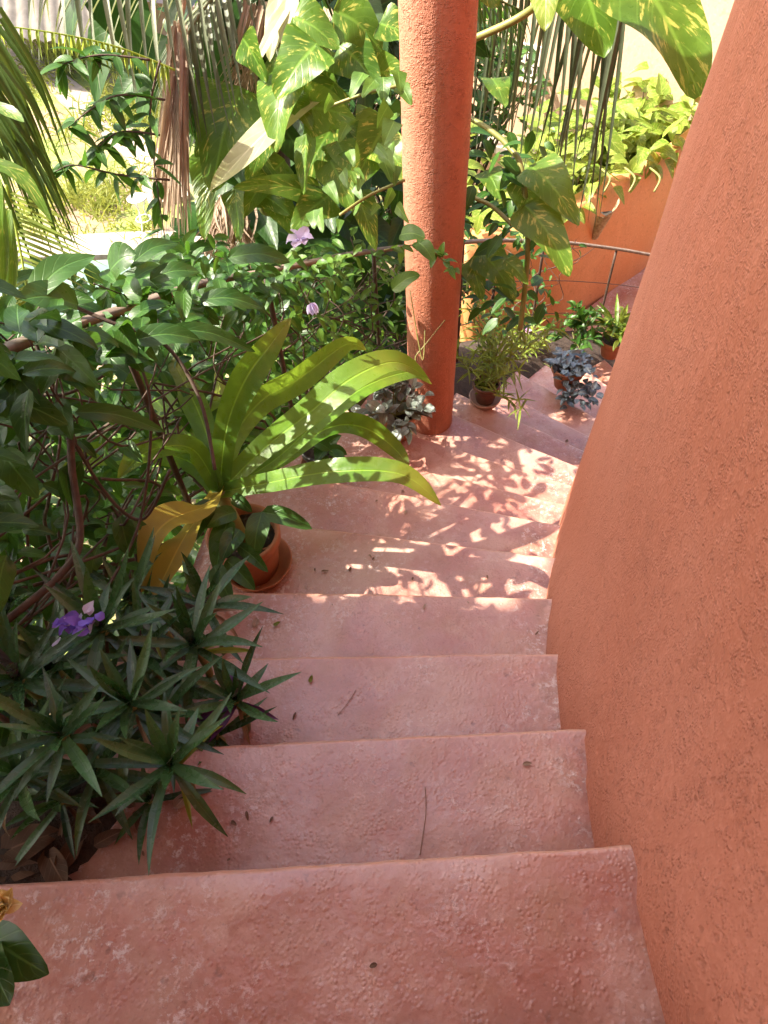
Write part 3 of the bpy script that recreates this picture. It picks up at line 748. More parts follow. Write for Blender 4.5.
for px, py, z, ln, n, lab in ros:
    c_ = onz(px, py, z)
    gz = tread(max(0, min(3, sum(1 for k in range(4) if c_.y > .3 * (k + 1)))))
    base = V((c_.x - .02, c_.y + .02, min(gz, z - .1)))
    t = thing('oyster_plant', base, lab or 'dark green oyster plant rosette packed among others on the shaded left bed', 'plant', 'oyster plants along the left of the steps')
    mb = MB(); pu = MB(); st = MB()
    st.tube(smoothpath([base, base.lerp(c_, .5) + V((.01, 0, 0)), c_], 6), .011, 7)
    ph = R.uniform(0, 6)
    n += 4
    for i in range(n):
        a = ph + i * 2.4; el = interp(i, [0, n], [-.15, 1.35]) + R.uniform(-.15, .15)
        d = V((math.cos(a) * math.cos(el), math.sin(a) * math.cos(el), math.sin(el)))
        L_ = ln * R.uniform(.7, 1.35) * (1.0 if el < 1.0 else .7)
        tgt = pu if (lab and 'purple' in lab and i < 5) else mb
        tgt.ribbon(arc(c_ + V((0, 0, -.02 + .002 * i)), d + rv(.16), L_ * (.7 if tgt is pu else 1), R.uniform(.1, .8) * max(.2, math.cos(el)), 8, rv(.35)), ln * .18 * R.uniform(.85, 1.15), lance, V((0, 0, 1)) if abs(el) < 1.1 else V((-math.cos(a), -math.sin(a), .3)), .35, R.random(), 2)
    mb.build('foliage', 'rosette', t); st.build('stem', 'greenstem', t)
    wi = MB()
    for i in range(R.choice((1, 2, 3))):
        a = R.uniform(0, 2 * PI); wi.ribbon(arc(c_ + V((0, 0, -.045)), V((math.cos(a), math.sin(a), R.uniform(-.3, .2))), ln * R.uniform(.6, 1.0), R.uniform(1.0, 2.4), 8, rv(.6)), ln * R.uniform(.07, .12), lance, V((0, 0, 1)) + rv(.4), .7, R.random(), 2, .15, R.uniform(-1, 1))
    wi.build('withered_leaves', R.choice(('dry', 'dead', 'herb')), t)
    if pu.v: pu.build('lower_leaves', 'purple', t)
# violet flower cluster
fc = onz(78, 628, -1.37)
t = thing('violet_flower', fc, 'cluster of deep violet and white petals lying on the dark rosettes', 'flower')
mb = MB(); wb = MB()
for i in range(22):
    (wb if i % 5 == 0 else mb)
    g = wb if i % 4 == 0 else mb
    p = fc + V((R.gauss(0, .018), R.gauss(0, .012), R.uniform(0, .02)))
    rleaf(g, p, V((R.gauss(0, 1), R.gauss(0, 1), .6)), R.uniform(.02, .038), R.uniform(.015, .026), ovate, .9, .3, 5, 1, wave=.1)
mb.build('petals', 'violet', t); wb.build('pale_petals', 'lilac', t)

# ================================================================== VINES ON THE RAILING
def vine(name, lab, cat, th0, th1, n, mat, leaf, top=.16, low=-.95, rr=(5.66, 6.08), prof=ovate, aspect=.46, stems=10, dens=1.4, cover=0):
    base = pol(5.85, (th0 + th1) / 2, tz((th0 + th1) / 2))
    t = thing(name, base, lab, cat)
    mb = MB(); st = MB()
    for i in range(stems):
        th = R.uniform(th0, th1); pts = [pol(R.uniform(5.75, 5.95), th, tz(th))]
        nseg = 6
        for j in range(1, nseg + 1):
            th += R.uniform(-.035, .045) * (th1 - th0) / .25
            pts.append(rail_pt(th, -RH + (RH + R.uniform(-.1, top)) * j / nseg, R.uniform(5.72, 5.98)))
        st.tube(smoothpath(pts, 24), R.uniform(.003, .008), 6, .002)
    for i in range(n):
        th = R.uniform(th0, th1)
        dh = top - (top - low) * R.random() ** dens
        p = rail_pt(th, dh, R.uniform(*rr))
        outw = V((math.cos(th), -math.sin(th), 0))
        d = outw * R.uniform(-.5, .8) + V((R.gauss(0, .7), R.gauss(0, .7), R.uniform(-.7, .45)))
        L_ = leaf * R.uniform(.55, 1.25)
        rleaf(mb, p, d, L_, L_ * aspect * R.uniform(.8, 1.2), prof, .7, .18, 7, 2, up=V((0, 0, 1)) + outw * R.uniform(0, .8) + rv(.35), wave=.05)
    for i in range(cover):
        th = R.uniform(th0, th1); p = rail_pt(th, R.uniform(-.08, .10), R.uniform(5.62, 5.82)); L_ = leaf * R.uniform(.7, 1.25)
        outw = V((math.cos(th), -math.sin(th), 0))
        rleaf(mb, p, outw * R.uniform(-.6, .6) + V((R.gauss(0, .9), R.gauss(0, .9), R.uniform(-.4, .3))), L_, L_ * aspect * R.uniform(.85, 1.2), prof, .7, .18, 8, 2, up=V((0, 0, 1)) + rv(.4), wave=.06)
    mb.build('foliage', mat, t); st.build('stem', 'vinewood', t)
    return t
vine('climbing_vine', 'large leaved dark vine smothering the shaded railing at the left edge', 'vine', -.05, .17, 480, 'shade', .112, top=.24, dens=1.0, stems=11, rr=(5.72, 6.2), cover=130)
vine('climbing_vine', 'dark leaved vine on the railing behind the strap leaved plant', 'vine', .14, .43, 760, 'vine', .095, top=.10, dens=1.0, stems=11, rr=(5.76, 6.25), cover=130)
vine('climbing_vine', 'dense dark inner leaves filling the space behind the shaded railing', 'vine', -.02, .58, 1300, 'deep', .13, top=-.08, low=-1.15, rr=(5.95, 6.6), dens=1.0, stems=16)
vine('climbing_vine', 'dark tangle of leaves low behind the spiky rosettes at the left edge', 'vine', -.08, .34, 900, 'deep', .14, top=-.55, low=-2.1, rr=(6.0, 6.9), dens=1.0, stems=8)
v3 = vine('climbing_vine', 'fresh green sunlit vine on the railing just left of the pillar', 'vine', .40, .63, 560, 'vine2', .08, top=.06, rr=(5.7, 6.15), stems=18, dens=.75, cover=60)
vine('climbing_vine', 'green vine covering the railing right of the pillar', 'vine', .64, .95, 230, 'vine', .085, top=.05, low=-.9)
for (px, py, d_) in ((300, 240, 2.32), (330, 250, 2.4)):
    mb = MB(); c_ = at(px, py, d_)
    for k in range(6): rleaf(mb, c_, V((math.cos(k * 1.05), math.sin(k * 1.05) - .3, .5)), .045, .042, ovate, .6, .25, 5, 2, wave=.1)
    if px == 300: mb.build('flower', 'lilac', v3)
mb = MB(); c_ = at(311, 303, 2.45)
for k in range(5): rleaf(mb, c_, V((R.gauss(0, .4), R.gauss(0, .4), -1)), .045, .022, ovate, .2, .3, 5, 1)
mb.build('flower', 'lilac', v3)
# woody runners across the shaded railing
t = thing('woody_liana', at(40, 480, 2.0), 'bare twisted brown woody stem running through the dark vine', 'vine')
mb = MB()
mb.tube(smoothpath([at(-15, 350, 2.0), at(20, 375, 1.97), at(48, 405, 1.95), at(68, 420, 1.95), at(72, 470, 1.93), at(80, 540, 1.9), at(60, 575, 1.88), at(20, 610, 1.85), at(-20, 640, 1.85)], 40), .010, 8, .009)
mb.build('runner', 'vinewood', t)
for pth, rr in (([(60, 300), (110, 322), (165, 345), (200, 400), (215, 470)], .005), ([(0, 385), (60, 395), (110, 372)], .004), ([(30, 330), (90, 470), (140, 520), (170, 470)], .005), ([(100, 600), (140, 520), (150, 400), (120, 330)], .004)):
    mb = MB(); mb.tube(smoothpath([at(x, y, 2.08 + .0006 * y * R.uniform(-.3, .3)) for x, y in pth], 24), rr, 6); mb.build('twig', 'vinewood', t)

# individually placed broad leaves of the near vine
t = thing('broad_leaf_vine', at(60, 300, 2.0), 'broad pointed dark green leaves hanging over the top of the shaded railing', 'vine')
mb = MB(); st = MB()
def pxleaf(mb, b, tip, wd, prof=ovate, nr=V((0, -.5, 1)), bulge=.12, n=10, fold=.18, wave=.05, rnd=None, nw=3):
    P_, Q_ = at(*b), at(*tip); mid = P_.lerp(Q_, .5) + V((0, 0, 1)) * ((Q_ - P_).length * bulge)
    mb.ribbon(smoothpath([P_, mid, Q_], n), wd, prof, nr, fold, R.random() if rnd is None else rnd, nw, wave, 0, R.uniform(0, 6))
for b, tp, wd in [((31, 298, 1.95), (95, 256, 2.0), .10), ((78, 305, 1.97), (20, 300, 1.9), .12), ((110, 270, 2.1), (136, 255, 2.05), .12), ((60, 318, 1.9), (78, 342, 1.85), .11),
                  ((130, 265, 2.1), (178, 243, 2.15), .07), ((150, 280, 2.1), (200, 272, 2.1), .07), ((135, 340, 1.95), (200, 340, 1.95), .08), ((50, 362, 1.88), (98, 380, 1.85), .10),
                  ((0, 400, 1.8), (68, 425, 1.78), .09), ((75, 412, 1.85), (165, 432, 1.9), .06), ((0, 452, 1.75), (38, 498, 1.72), .09), ((10, 375, 1.85), (-30, 330, 1.85), .1),
                  ((170, 330, 2.0), (255, 352, 2.05), .06), ((95, 355, 2.0), (150, 360, 1.95), .09), ((60, 400, 1.9), (72, 440, 1.86), .06), ((200, 300, 2.1), (262, 308, 2.1), .07), ((228, 258, 2.2), (290, 262, 2.2), .08)]:
    pxleaf(mb, b, tp, wd * .82)
mb.build('foliage', 'shade', t)

# strand crossing the front of the pillar
t = thing('vine_tendril', at(430, 255, 2.9), 'pale green vine shoot with small leaves reaching across the pillar', 'vine')
st = MB(); mb = MB()
pth = smoothpath([at(385, 250, 2.6), at(420, 245, 2.72), at(440, 258, 2.75), at(456, 272, 2.78)], 12); st.tube(pth, .0025, 5)
for q in pth[1:]:
    for _ in range(2): rleaf(mb, q, V((R.gauss(.4, .6), R.gauss(-.4, .5), R.uniform(-.4, .4))), R.uniform(.03, .06), .028, ovate, .6, .2, 6, 1)
for b, tp, wd in [((400, 235, 2.65), (425, 238, 2.6), .07), ((418, 242, 2.7), (434, 262, 2.66), .06), ((392, 290, 2.7), (420, 275, 2.68), .065)]: pxleaf(mb, b, tp, wd)
for pp in ([(410, 290), (422, 360), (425, 330)], [(445, 320), (425, 345), (415, 360), (430, 380)]):
    st.tube(smoothpath([at(x, y, 2.85) for x, y in pp], 10), .002, 5)
mb.build('foliage', 'vine2', t); st.build('stem', 'greenstem', t)

# heart-leaved strand left of the pillar
t = thing('heart_leaf_vine', at(380, 150, 3.2), 'strand of pale heart shaped leaves hanging beside the upper pillar', 'vine')
mb = MB()
st = MB(); st.tube(smoothpath([at(410, 84, 3.2), at(370, 92, 3.2), at(325, 108, 3.25)], 10), .006, 6); st.build('stem', 'greenstem', t)
st = MB(); st.tube(smoothpath([at(405, 180, 3.1), at(370, 195, 3.1), at(340, 215, 3.0)], 10), .006, 6); st.build('stem', 'greenstem', t)
for x, y in [(332, 98), (366, 92), (382, 90), (396, 96), (372, 84), (395, 84), (342, 140), (393, 135), (388, 160), (378, 170), (392, 178), (362, 190), (350, 200), (366, 205), (388, 200), (338, 218), (395, 150), (372, 155), (355, 165), (398, 118), (385, 112), (345, 180), (330, 190), (380, 215), (398, 210), (360, 175), (320, 215), (310, 222)]:
    x += R.uniform(-7, 7); y += R.uniform(-8, 8); d_ = R.uniform(3.0, 3.3); L_ = R.uniform(11, 25)
    pxleaf(mb, (x, y - L_ * .5, d_), (x + R.uniform(-14, 14), y + L_ * .6, d_ - .05), L_ * R.uniform(.0028, .0038), heart, V((R.uniform(-.9, .7), -.8, R.uniform(.1, 1.2))), .05, n=8, nw=2)
mb.build('foliage', 'vine2', t)

# ================================================================== PALM WITH POTHOS, upper middle
tb = onz(285, 330, GZ); tb = V((-.62, 4.55, GZ))
palm = thing('palm_tree', tb, 'dark trunked palm with hanging dry fronds behind the railing', 'palm tree')
mb = MB(); prof = []
pts = [tb + V((.03 * noise.noise(V((i * .6, 0, 0))), 0, i * .22)) for i in range(36)]
mb.tube(pts, [.16 + .012 * (i % 2) + .02 * noise.noise(V((i * 1.7, 3, 0))) for i in range(36)], 18); mb.build('trunk', 'bark', palm)
def frond(rach, n, L_, wd, droop, mat, name, parent, hang=0.0, rr=.012, sides=(-1, 1), ang=.9, jit=.12, rachmat='greenstem', lenf=None):
    pts = smoothpath(rach, n); mb = MB(); ln = len(pts)
    for i in range(2, ln):
        t = i / (ln - 1); tg = (pts[i] - pts[i-1]).normalized(); sd = tg.cross(V((0, 0, 1)))
        if sd.length < .05: sd = V((1, 0, 0))
        sd.normalize()
        for s_ in sides:
            d = (sd * s_ * math.sin(ang) + tg * math.cos(ang) + V((0, 0, -hang)) + rv(jit)).normalized()
            l_ = L_ * (lenf(t) if lenf else (.45 + .55 * math.sin(PI * min(1, .15 + .85 * t)))) * R.uniform(.85, 1.1)
            mb.ribbon(arc(pts[i], d, l_, droop, 8), wd * R.uniform(.8, 1.15), blade, V((0, 0, 1)) + tg * .4 + rv(.2), .45, R.random(), 1)
    mb.tube(pts, rr, 6, rr * .4)
    return mb.build(name, mat, parent)
# pale green frond sweeping over the tiled roof
frond([at(260, -90, 4.2), at(200, -45, 4.0), at(140, -25, 3.9), at(70, -30, 3.8), at(0, -60, 3.8)], 22, .52, .030, .5, 'palmgrey', 'frond', palm, hang=.9, sides=(-1, 1), ang=1.0)
frond([at(300, -60, 4.4), at(230, -20, 4.1), at(190, 30, 4.0), at(165, 90, 4.0)], 26, .5, .026, .5, 'palmgrey', 'frond', palm, hang=.5)
frond([at(330, -80, 4.4), at(400, -60, 4.6), at(470, -15, 4.8), at(520, 10, 5.0)], 24, .55, .03, .8, 'palm', 'frond', palm, hang=1.0)
frond([at(290, -60, 4.5), at(330, -20, 4.6), at(380, 20, 4.8), at(410, 80, 5.0)], 26, .6, .03, .7, 'palm', 'frond', palm, hang=.4)
frond([at(240, -50, 4.6), at(210, 0, 4.6), at(200, 60, 4.6), at(210, 120, 4.6)], 26, .5, .028, .7, 'palm', 'frond', palm, hang=.3)
# the long dry frond hanging straight down
mb = MB()
for i in range(110):
    x0 = R.gauss(176, 4); x1 = R.uniform(150, 192)
    d_ = R.uniform(3.75, 4.05); y0, y1 = R.uniform(20, 80), R.uniform(170, 250)
    mb.ribbon(smoothpath([at(x0, y0, d_ + .1), at((x0 * .5 + x1 * .5), (y0 + y1) * .5, d_), at(x1, y1, d_)], 10), R.uniform(.012, .028), blade, V((R.uniform(-.6, .6), -1, .2)), .5, R.random(), 1)
mb.tube(smoothpath([at(200, -60, 4.2), at(182, 10, 4.0), at(176, 80, 3.95), at(170, 170, 3.95)], 14), .016, 7, .006)
mb.build('dry_frond', 'dry', palm)
mb = MB()
for i in range(55):
    x0, y0 = R.uniform(245, 272), R.uniform(-5, 20); x1, y1 = R.uniform(212, 262), R.uniform(70, 125); d_ = R.uniform(4.0, 4.3)
    mb.ribbon(smoothpath([at(x0, y0, d_), at(x0 - 8, (y0 + y1) * .45, d_ - .05), at(x1, y1, d_)], 9), R.uniform(.010, .02), blade, V((R.uniform(-.6, .6), -1, .2)), .5, R.random(), 1)
mb.build('dry_frond', 'dry', palm)
mb = MB()
for i in range(60):
    x0, y0 = R.uniform(205, 250), R.uniform(195, 225); 
    mb.ribbon(smoothpath([at(x0, y0, 4.3), at(x0 + R.uniform(-12, 12), y0 + 20, 4.2), at(x0 + R.uniform(-25, 20), y0 + R.uniform(35, 60), 4.1)], 6), .018, blade, V((0, -1, .4)), .4, R.random(), 1)
mb.build('dry_frond', 'dry', palm)

pt = thing('pothos_vine', tb + V((.2, -.2, 0)), 'big leaved pothos vine climbing the dark palm trunk', 'vine')
mb = MB(); dk = MB(); pl = MB(); st = MB()
for b, tp, wd in [((297, 62, 4.1), (338, 92, 4.0), .20), ((338, 120, 4.0), (300, 190, 3.9), .26), ((320, 195, 3.9), (233, 188, 3.8), .14), ((240, 86, 4.0), (212, 192, 3.85), .40),
                  ((330, 195, 3.9), (292, 232, 3.8), .22), ((285, 160, 4.0), (240, 220, 3.9), .18), ((345, 125, 4.0), (352, 185, 3.9), .22), ((210, 150, 4.1), (205, 240, 3.9), .2), ((250, 190, 4.0), (290, 215, 3.9), .16),
                  ((375, 110, 4.1), (362, 165, 4.0), .2), ((310, 100, 4.2), (350, 110, 4.1), .16)]:
    pxleaf(mb, b, tp, wd, heart, V((R.uniform(-.4, .3), -.9, R.uniform(.3, 1.0))), .08, n=12)
for i in range(26):
    x, y = R.uniform(225, 400), R.uniform(10, 215); a = R.uniform(-.9, 2.6); l_ = R.uniform(38, 75); d_ = R.uniform(3.7, 4.1)
    pxleaf(mb, (x, y, d_), (x + l_ * .75 * math.cos(a), y + 12 + l_ * abs(math.sin(a)), d_ - R.uniform(0, .15)), l_ * R.uniform(.0030, .0042), heart, V((R.uniform(-.7, .5), -.8, R.uniform(.1, 1.1))), R.uniform(.02, .14), n=12)
pxleaf(pl, (325, 88, 3.85), (210, 192, 3.6), .17, ovate, V((-.35, -.6, 1)), .05, n=14, wave=.06)
for b, tp, wd in [((290, -10, 3.9), (288, 55, 3.8), .12), ((280, -8, 3.95), (270, 62, 3.85), .11), ((296, -8, 3.9), (250, 75, 3.8), .06)]: pxleaf(pl, b, tp, wd, ovate, V((-.4, -.8, .5)), .03, n=10)
for i in range(330):
    a = R.uniform(PI, 2 * PI); rr = R.uniform(.2, .85); z = R.uniform(-3.6, .3)
    p = V((tb.x + .25 + rr * math.cos(a) * 1.2, tb.y + .1 + rr * math.sin(a) * .8, z))
    L_ = R.uniform(.22, .48)
    rleaf(dk, p, V((R.gauss(0, .7), R.gauss(-.5, .5), R.uniform(-.9, .2))), L_, L_ * R.uniform(.5, .75), heart, .5, .15, 8, 2, up=V((0, -.6, 1)) + rv(.5))
for pp, rr in (([(270, 110), (300, 60), (320, 38), (350, 45), (385, 80)], .014), ([(283, 20), (280, 70), (275, 120), (272, 160)], .022), ([(305, 10), (308, 50), (290, 90)], .016), ([(270, 180), (262, 210), (280, 215)], .012)):
    st.tube(smoothpath([at(x, y, 4.12) for x, y in pp], 20), rr, 8)
mb.build('foliage', 'pothos', pt); dk.build('shaded_foliage', 'deep', pt); pl.build('pale_leaf', 'pale', pt); st.build('stem', 'greenstem', pt)

# pothos arching in at the top right
pr_ = thing('pothos_vine', at(500, 30, 3.3), 'pothos branch with huge yellow streaked leaves across the top right', 'vine')
mb = MB(); pl = MB(); st = MB()
st.tube(smoothpath([at(420, 60, 3.75), at(485, 34, 3.65), at(525, 14, 3.6), at(570, -20, 3.7), at(640, -60, 3.75)], 20), .016, 8)
pxleaf(mb, (576, -34, 3.75), (604, 58, 3.65), .36, heart, V((-.1, -.9, .6)), .06, n=14, rnd=.2)
pxleaf(mb, (618, -50, 3.75), (700, 96, 3.62), .52, heart, V((.35, -.9, .65)), .06, n=16, rnd=.45)
pxleaf(pl, (545, -25, 3.6), (545, 32, 3.5), .16, heart, V((-.3, -.9, .4)), .04, n=10)
pxleaf(mb, (480, -20, 3.4), (497, 8, 3.35), .15, heart, V((0, -.9, .6)), .05)
mb.build('foliage', 'pothos', pr_); pl.build('pale_leaf', 'pothospale', pr_); st.build('stem', 'greenstem', pr_)

# pothos right of the pillar, lower
pm = thing('pothos_vine', at(520, 300, 4.0), 'pothos with broad drooping leaves on the railing right of the pillar', 'vine')
mb = MB(); dk = MB(); st = MB()
st.tube(smoothpath([at(470, 118, 3.9), at(490, 130, 3.85), at(510, 148, 3.8), at(522, 172, 3.75), at(528, 250, 3.8), at(520, 330, 3.9)], 22), .013, 8)
st.tube(smoothpath([at(465, 195, 3.8), at(490, 205, 3.75), at(512, 225, 3.7)], 12), .010, 7)
for b, tp, wd in [((530, 165, 3.75), (578, 226, 3.65), .24), ((525, 205, 3.7), (570, 276, 3.6), .24), ((520, 180, 3.8), (535, 240, 3.7), .16), ((480, 250, 3.9), (515, 300, 3.8), .2), ((486, 170, 4.0), (500, 200, 3.9), .15), ((492, 78, 4.0), (505, 108, 3.9), .16), ((470, 260, 3.9), (482, 300, 3.85), .15), ((505, 260, 3.75), (528, 285, 3.7), .1)]:
    pxleaf(mb, b, tp, wd, heart, V((R.uniform(-.3, .4), -.7, 1)), .08, n=12)
for i in range(120):
    x, y = R.gauss(512, 22), R.uniform(130, 330); d_ = R.uniform(3.65, 4.2); L_ = R.uniform(.06, .14)
    rleaf(dk, at(x, y, d_), V((R.gauss(0, .8), R.gauss(-.3, .6), R.uniform(-.8, .4))), L_, L_ * .5, ovate, .6, .2, 6, 1)
mb.build('foliage', 'pothos', pm); dk.build('small_foliage', 'vine', pm); st.build('stem', 'greenstem', pm)

# palm frond hanging over the peach wall, upper right
t = thing('coconut_palm', at(560, -60, 5.6), 'grey-green palm frond with long hanging leaflets before the peach wall', 'palm tree')
mb = MB()
rp = smoothpath([at(440, -110, 5.4), at(500, -60, 5.4), at(545, -30, 5.3), at(590, -5, 5.25), at(625, 15, 5.2)], 34)
for i, p in enumerate(rp):
    for s_ in ((0, 1) if i % 3 == 0 else (0,)):
        L_ = R.uniform(.8, 1.35); dx = R.uniform(-.25, .1)
        mb.ribbon(arc(p, V((dx, -.25 + .4 * s_, -1)), L_, .6, 9), R.uniform(.026, .036), blade, V((R.uniform(-1, 1), -1, .2)), .45, R.random(), 1)
mb.tube(rp, .018, 7, .008); mb.build('frond', 'palmdark', t)

# ------------------------------------------------------------------ plants on the orange wall
t = thing('trailing_pothos', bp[10] + V((.2, .3, 1.15)), 'mass of sunlit yellow-green pothos spilling over the curved orange wall', 'plant')
mb = MB(); st = MB()
for i in range(330):
    p = bp[R.randrange(0, 25)]; o_ = V((p.x - cen.x, p.y - cen.y, 0)).normalized()
    q = p + o_ * R.uniform(.1, 1.5) + V((0, 0, 1.15 + R.uniform(-.05, .42)))
    L_ = R.uniform(.14, .30)
    rleaf(mb, q, V((R.gauss(0, .8), R.gauss(-.3, .8), R.uniform(-.3, .5))), L_, L_ * R.uniform(.55, .75), heart, .6, .18, 8, 2)
for i in range(22):
    p = bp[R.randrange(0, 25)]; o_ = V((p.x - cen.x, p.y - cen.y, 0)).normalized(); q = p + o_ * .14 + V((0, 0, 1.17)); L_ = R.uniform(.1, .2)
    rleaf(mb, q, -o_ + V((R.gauss(0, .5), 0, -.6)), L_, L_ * .6, heart, .8, .18, 8, 2)
mb.build('foliage', 'pothospale', t)
for x0 in (600, 625, 650):
    st.tube(smoothpath([at(x0, 168, 6.6), at(x0 + 10, 178, 6.3), at(x0 + 4, 192, 6.25)], 10), .008, 6)
st.build('stem', 'greenstem', t)

# ================================================================== LEFT PALM AND BRANCHES
ap = thing('areca_palm', at(-60, 300, 2.7), 'areca palm with long dark hanging leaflets at the upper left edge', 'palm tree')
mb = MB()
for i in range(64):
    x0 = R.uniform(-60, 2); y0 = R.uniform(0, 125); L_ = R.uniform(110, 190); d_ = R.uniform(2.5, 2.9)
    a = R.uniform(1.0, 1.2)
    mb.ribbon(smoothpath([at(x0, y0, d_), at(x0 + .5 * L_ * math.cos(a) + 6, y0 + .5 * L_ * math.sin(a) - 3, d_ - .03), at(x0 + L_ * math.cos(a), y0 + L_ * math.sin(a), d_)], 10), R.uniform(.013, .021), blade, V((R.uniform(-.2, .9), -.8, .3)), .5, R.random(), 1)
mb.tube([at(-80, -20, 2.7), at(-40, 60, 2.7), at(-10, 150, 2.7)], .012, 6); mb.build('frond', 'palm', ap)
frond([at(6, 185, 2.6), at(14, 220, 2.58), at(22, 260, 2.55), at(28, 300, 2.5)], 22, .26, .011, .2, 'herb', 'frond', ap, hang=-.1, rr=.006, ang=1.0, jit=.05)
mb = MB()
for b, tp in (((-2, 180), (4, 300)), ((8, 210), (12, 300)), ((-14, 150), (-6, 290))): mb.ribbon(smoothpath([at(*b, 2.45), at((b[0]+tp[0])/2 + 2, (b[1]+tp[1])/2, 2.42), at(*tp, 2.42)], 8), .035, strapf, V((.1, -1, .3)), .3, R.random(), 2)
mb.ribbon(smoothpath([at(-20, 160, 2.3), at(20, 175, 2.25), at(52, 222, 2.2)], 8), .05, lance, V((0, -.5, 1)), .2, .6, 2)
mb.ribbon(smoothpath([at(-20, 100, 2.3), at(10, 112, 2.25), at(24, 122, 2.2)], 8), .04, lance, V((0, -.5, 1)), .2, .6, 2)
mb.build('broad_leaflets', 'pothos', ap)
fp = thing('fern_frond', at(160, 55, 3.6), 'fern like frond with short yellow-green leaflets hanging across the tiled roof eave', 'fern')
frond([at(175, 70, 3.6), at(120, 48, 3.55), at(60, 34, 3.5), at(-10, 24, 3.5)], 30, .105, .018, .3, 'herb', 'leaflets', fp, hang=1.2, rr=.005, ang=1.2, jit=.08, lenf=lambda t: 1)

br = thing('thin_branch_shrub', at(150, 170, 3.4), 'thin branches with oval drooping leaves before the bright garden path', 'shrub')
mb = MB(); st = MB()
for pth in ([(170, 180), (120, 175), (75, 165), (55, 172)], [(165, 100), (120, 95), (90, 110), (68, 128)], [(160, 135), (120, 132), (95, 150)], [(150, 60), (100, 55), (60, 65)], [(160, 60), (150, 110), (155, 170), (165, 240)]):
    pp = smoothpath([at(x, y, 3.4) for x, y in pth], 14); st.tube(pp, .005, 5, .002)
    for q in pp[3:]:
        for _ in range(2): rleaf(mb, q, V((R.gauss(0, .8), R.gauss(0, .6), R.uniform(-1, .2))), R.uniform(.07, .13), R.uniform(.03, .045), ovate, .5, .2, 6, 1)
mb.build('foliage', 'vine', br); st.build('stem', 'vinewood', br)

# ------------------------------------------------------------------ added out-of-view tree, crown trimmed along the sun's path to shade the railing
tr = thing('added_shade_tree', V((-4.6, 1.9, GZ)), 'added unseen leafy tree beside the house, crown shaped to shade the railing', 'tree')
mb = MB(); mb.tube(smoothpath([V((-4.6, 1.9, GZ)), V((-4.5, 1.95, -2.5)), V((-4.35, 1.9, .2)), V((-4.2, 1.8, 1.6))], 16), .16, 12, .09); mb.build('trunk', 'bark', tr)
mb = MB()
for i in range(1500):
    p = V((R.gauss(-4.15, .55), R.gauss(1.7, .75), R.gauss(1.75, .5)))
    if p.z + 1.19 * p.x > -2.55 + .25 * noise.noise(p * 2.5): continue
    L_ = R.uniform(.14, .26); rleaf(mb, p, V((R.gauss(0, .8), R.gauss(0, .8), R.uniform(-.8, .3))), L_, L_ * .42, ovate, .6, .2, 5, 1)
mb.build('crown', 'vine', tr)

# ------------------------------------------------------------------ shrubs in the garden below
def shrub(px, py, z, size, n, mat, leaf, lab, prof=ovate, aspect=.45, grp=None, up=.8):
    c_ = onz(px, py, z); base = V((c_.x, c_.y, GZ))
    t = thing('garden_shrub', base, lab, 'shrub', grp)
    mb = MB(); st = MB()
    for b in range(max(6, n // 14)):
        d = V((R.gauss(0, 1), R.gauss(0, 1), abs(R.gauss(0, 1)) * up + .2)).normalized(); tipv = V((c_.x, c_.y, c_.z - .5 * size)) + d * size * R.uniform(.6, 1.1)
        path = smoothpath([base, base.lerp(tipv, .6) + V((0, 0, .2 * size)), tipv], 10); st.tube(path, .014, 5, .004, cap=False)
        for i in range(14):
            rleaf(mb, path[R.randrange(4, 11)] + rv(.16 * size), d * .5 + rv(.9), leaf * R.uniform(.6, 1.25), leaf * aspect * R.uniform(.8, 1.2), prof, .6, .2, 6, 1)
    mb.build('foliage', mat, t); st.build('stem', 'vinewood', t)
shrub(60, 450, -4.2, .9, 420, 'vine2', .16, 'broad green shrub growing below the left end of the railing')
shrub(170, 400, -4.2, .9, 420, 'vine2', .14, 'leafy green shrub glimpsed under the railing behind the strap leaved plant')
shrub(270, 360, -4.1, .8, 380, 'vine', .13, 'leafy green shrub beneath the sunlit vine left of the pillar')
shrub(360, 330, -4.1, .8, 380, 'vine', .13, 'green shrub close behind the foot of the pillar')
shrub(330, 215, -4.0, .8, 420, 'vine', .15, 'dark shrub massed at the foot of the palm trunk')
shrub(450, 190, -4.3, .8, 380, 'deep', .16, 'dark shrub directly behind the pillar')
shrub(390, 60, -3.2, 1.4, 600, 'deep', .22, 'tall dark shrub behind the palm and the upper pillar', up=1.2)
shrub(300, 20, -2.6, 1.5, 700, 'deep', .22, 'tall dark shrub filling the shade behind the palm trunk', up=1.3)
shrub(215, 60, -3.4, 1.0, 420, 'vine', .13, 'green shrub behind the long dry hanging frond', up=1.2)
shrub(470, 60, -3.4, .9, 350, 'vine', .18, 'green shrub behind the right side of the upper pillar', up=1.2)
for x, y in ((640, 120), (605, 140), (680, 110), (575, 155)):
    shrub(x, y, -3.9, .6, 200, 'pothospale', .22, 'bright yellow-green leafy shrub behind the curved orange wall', heart, .65, 'yellow-green shrubs behind the orange wall')

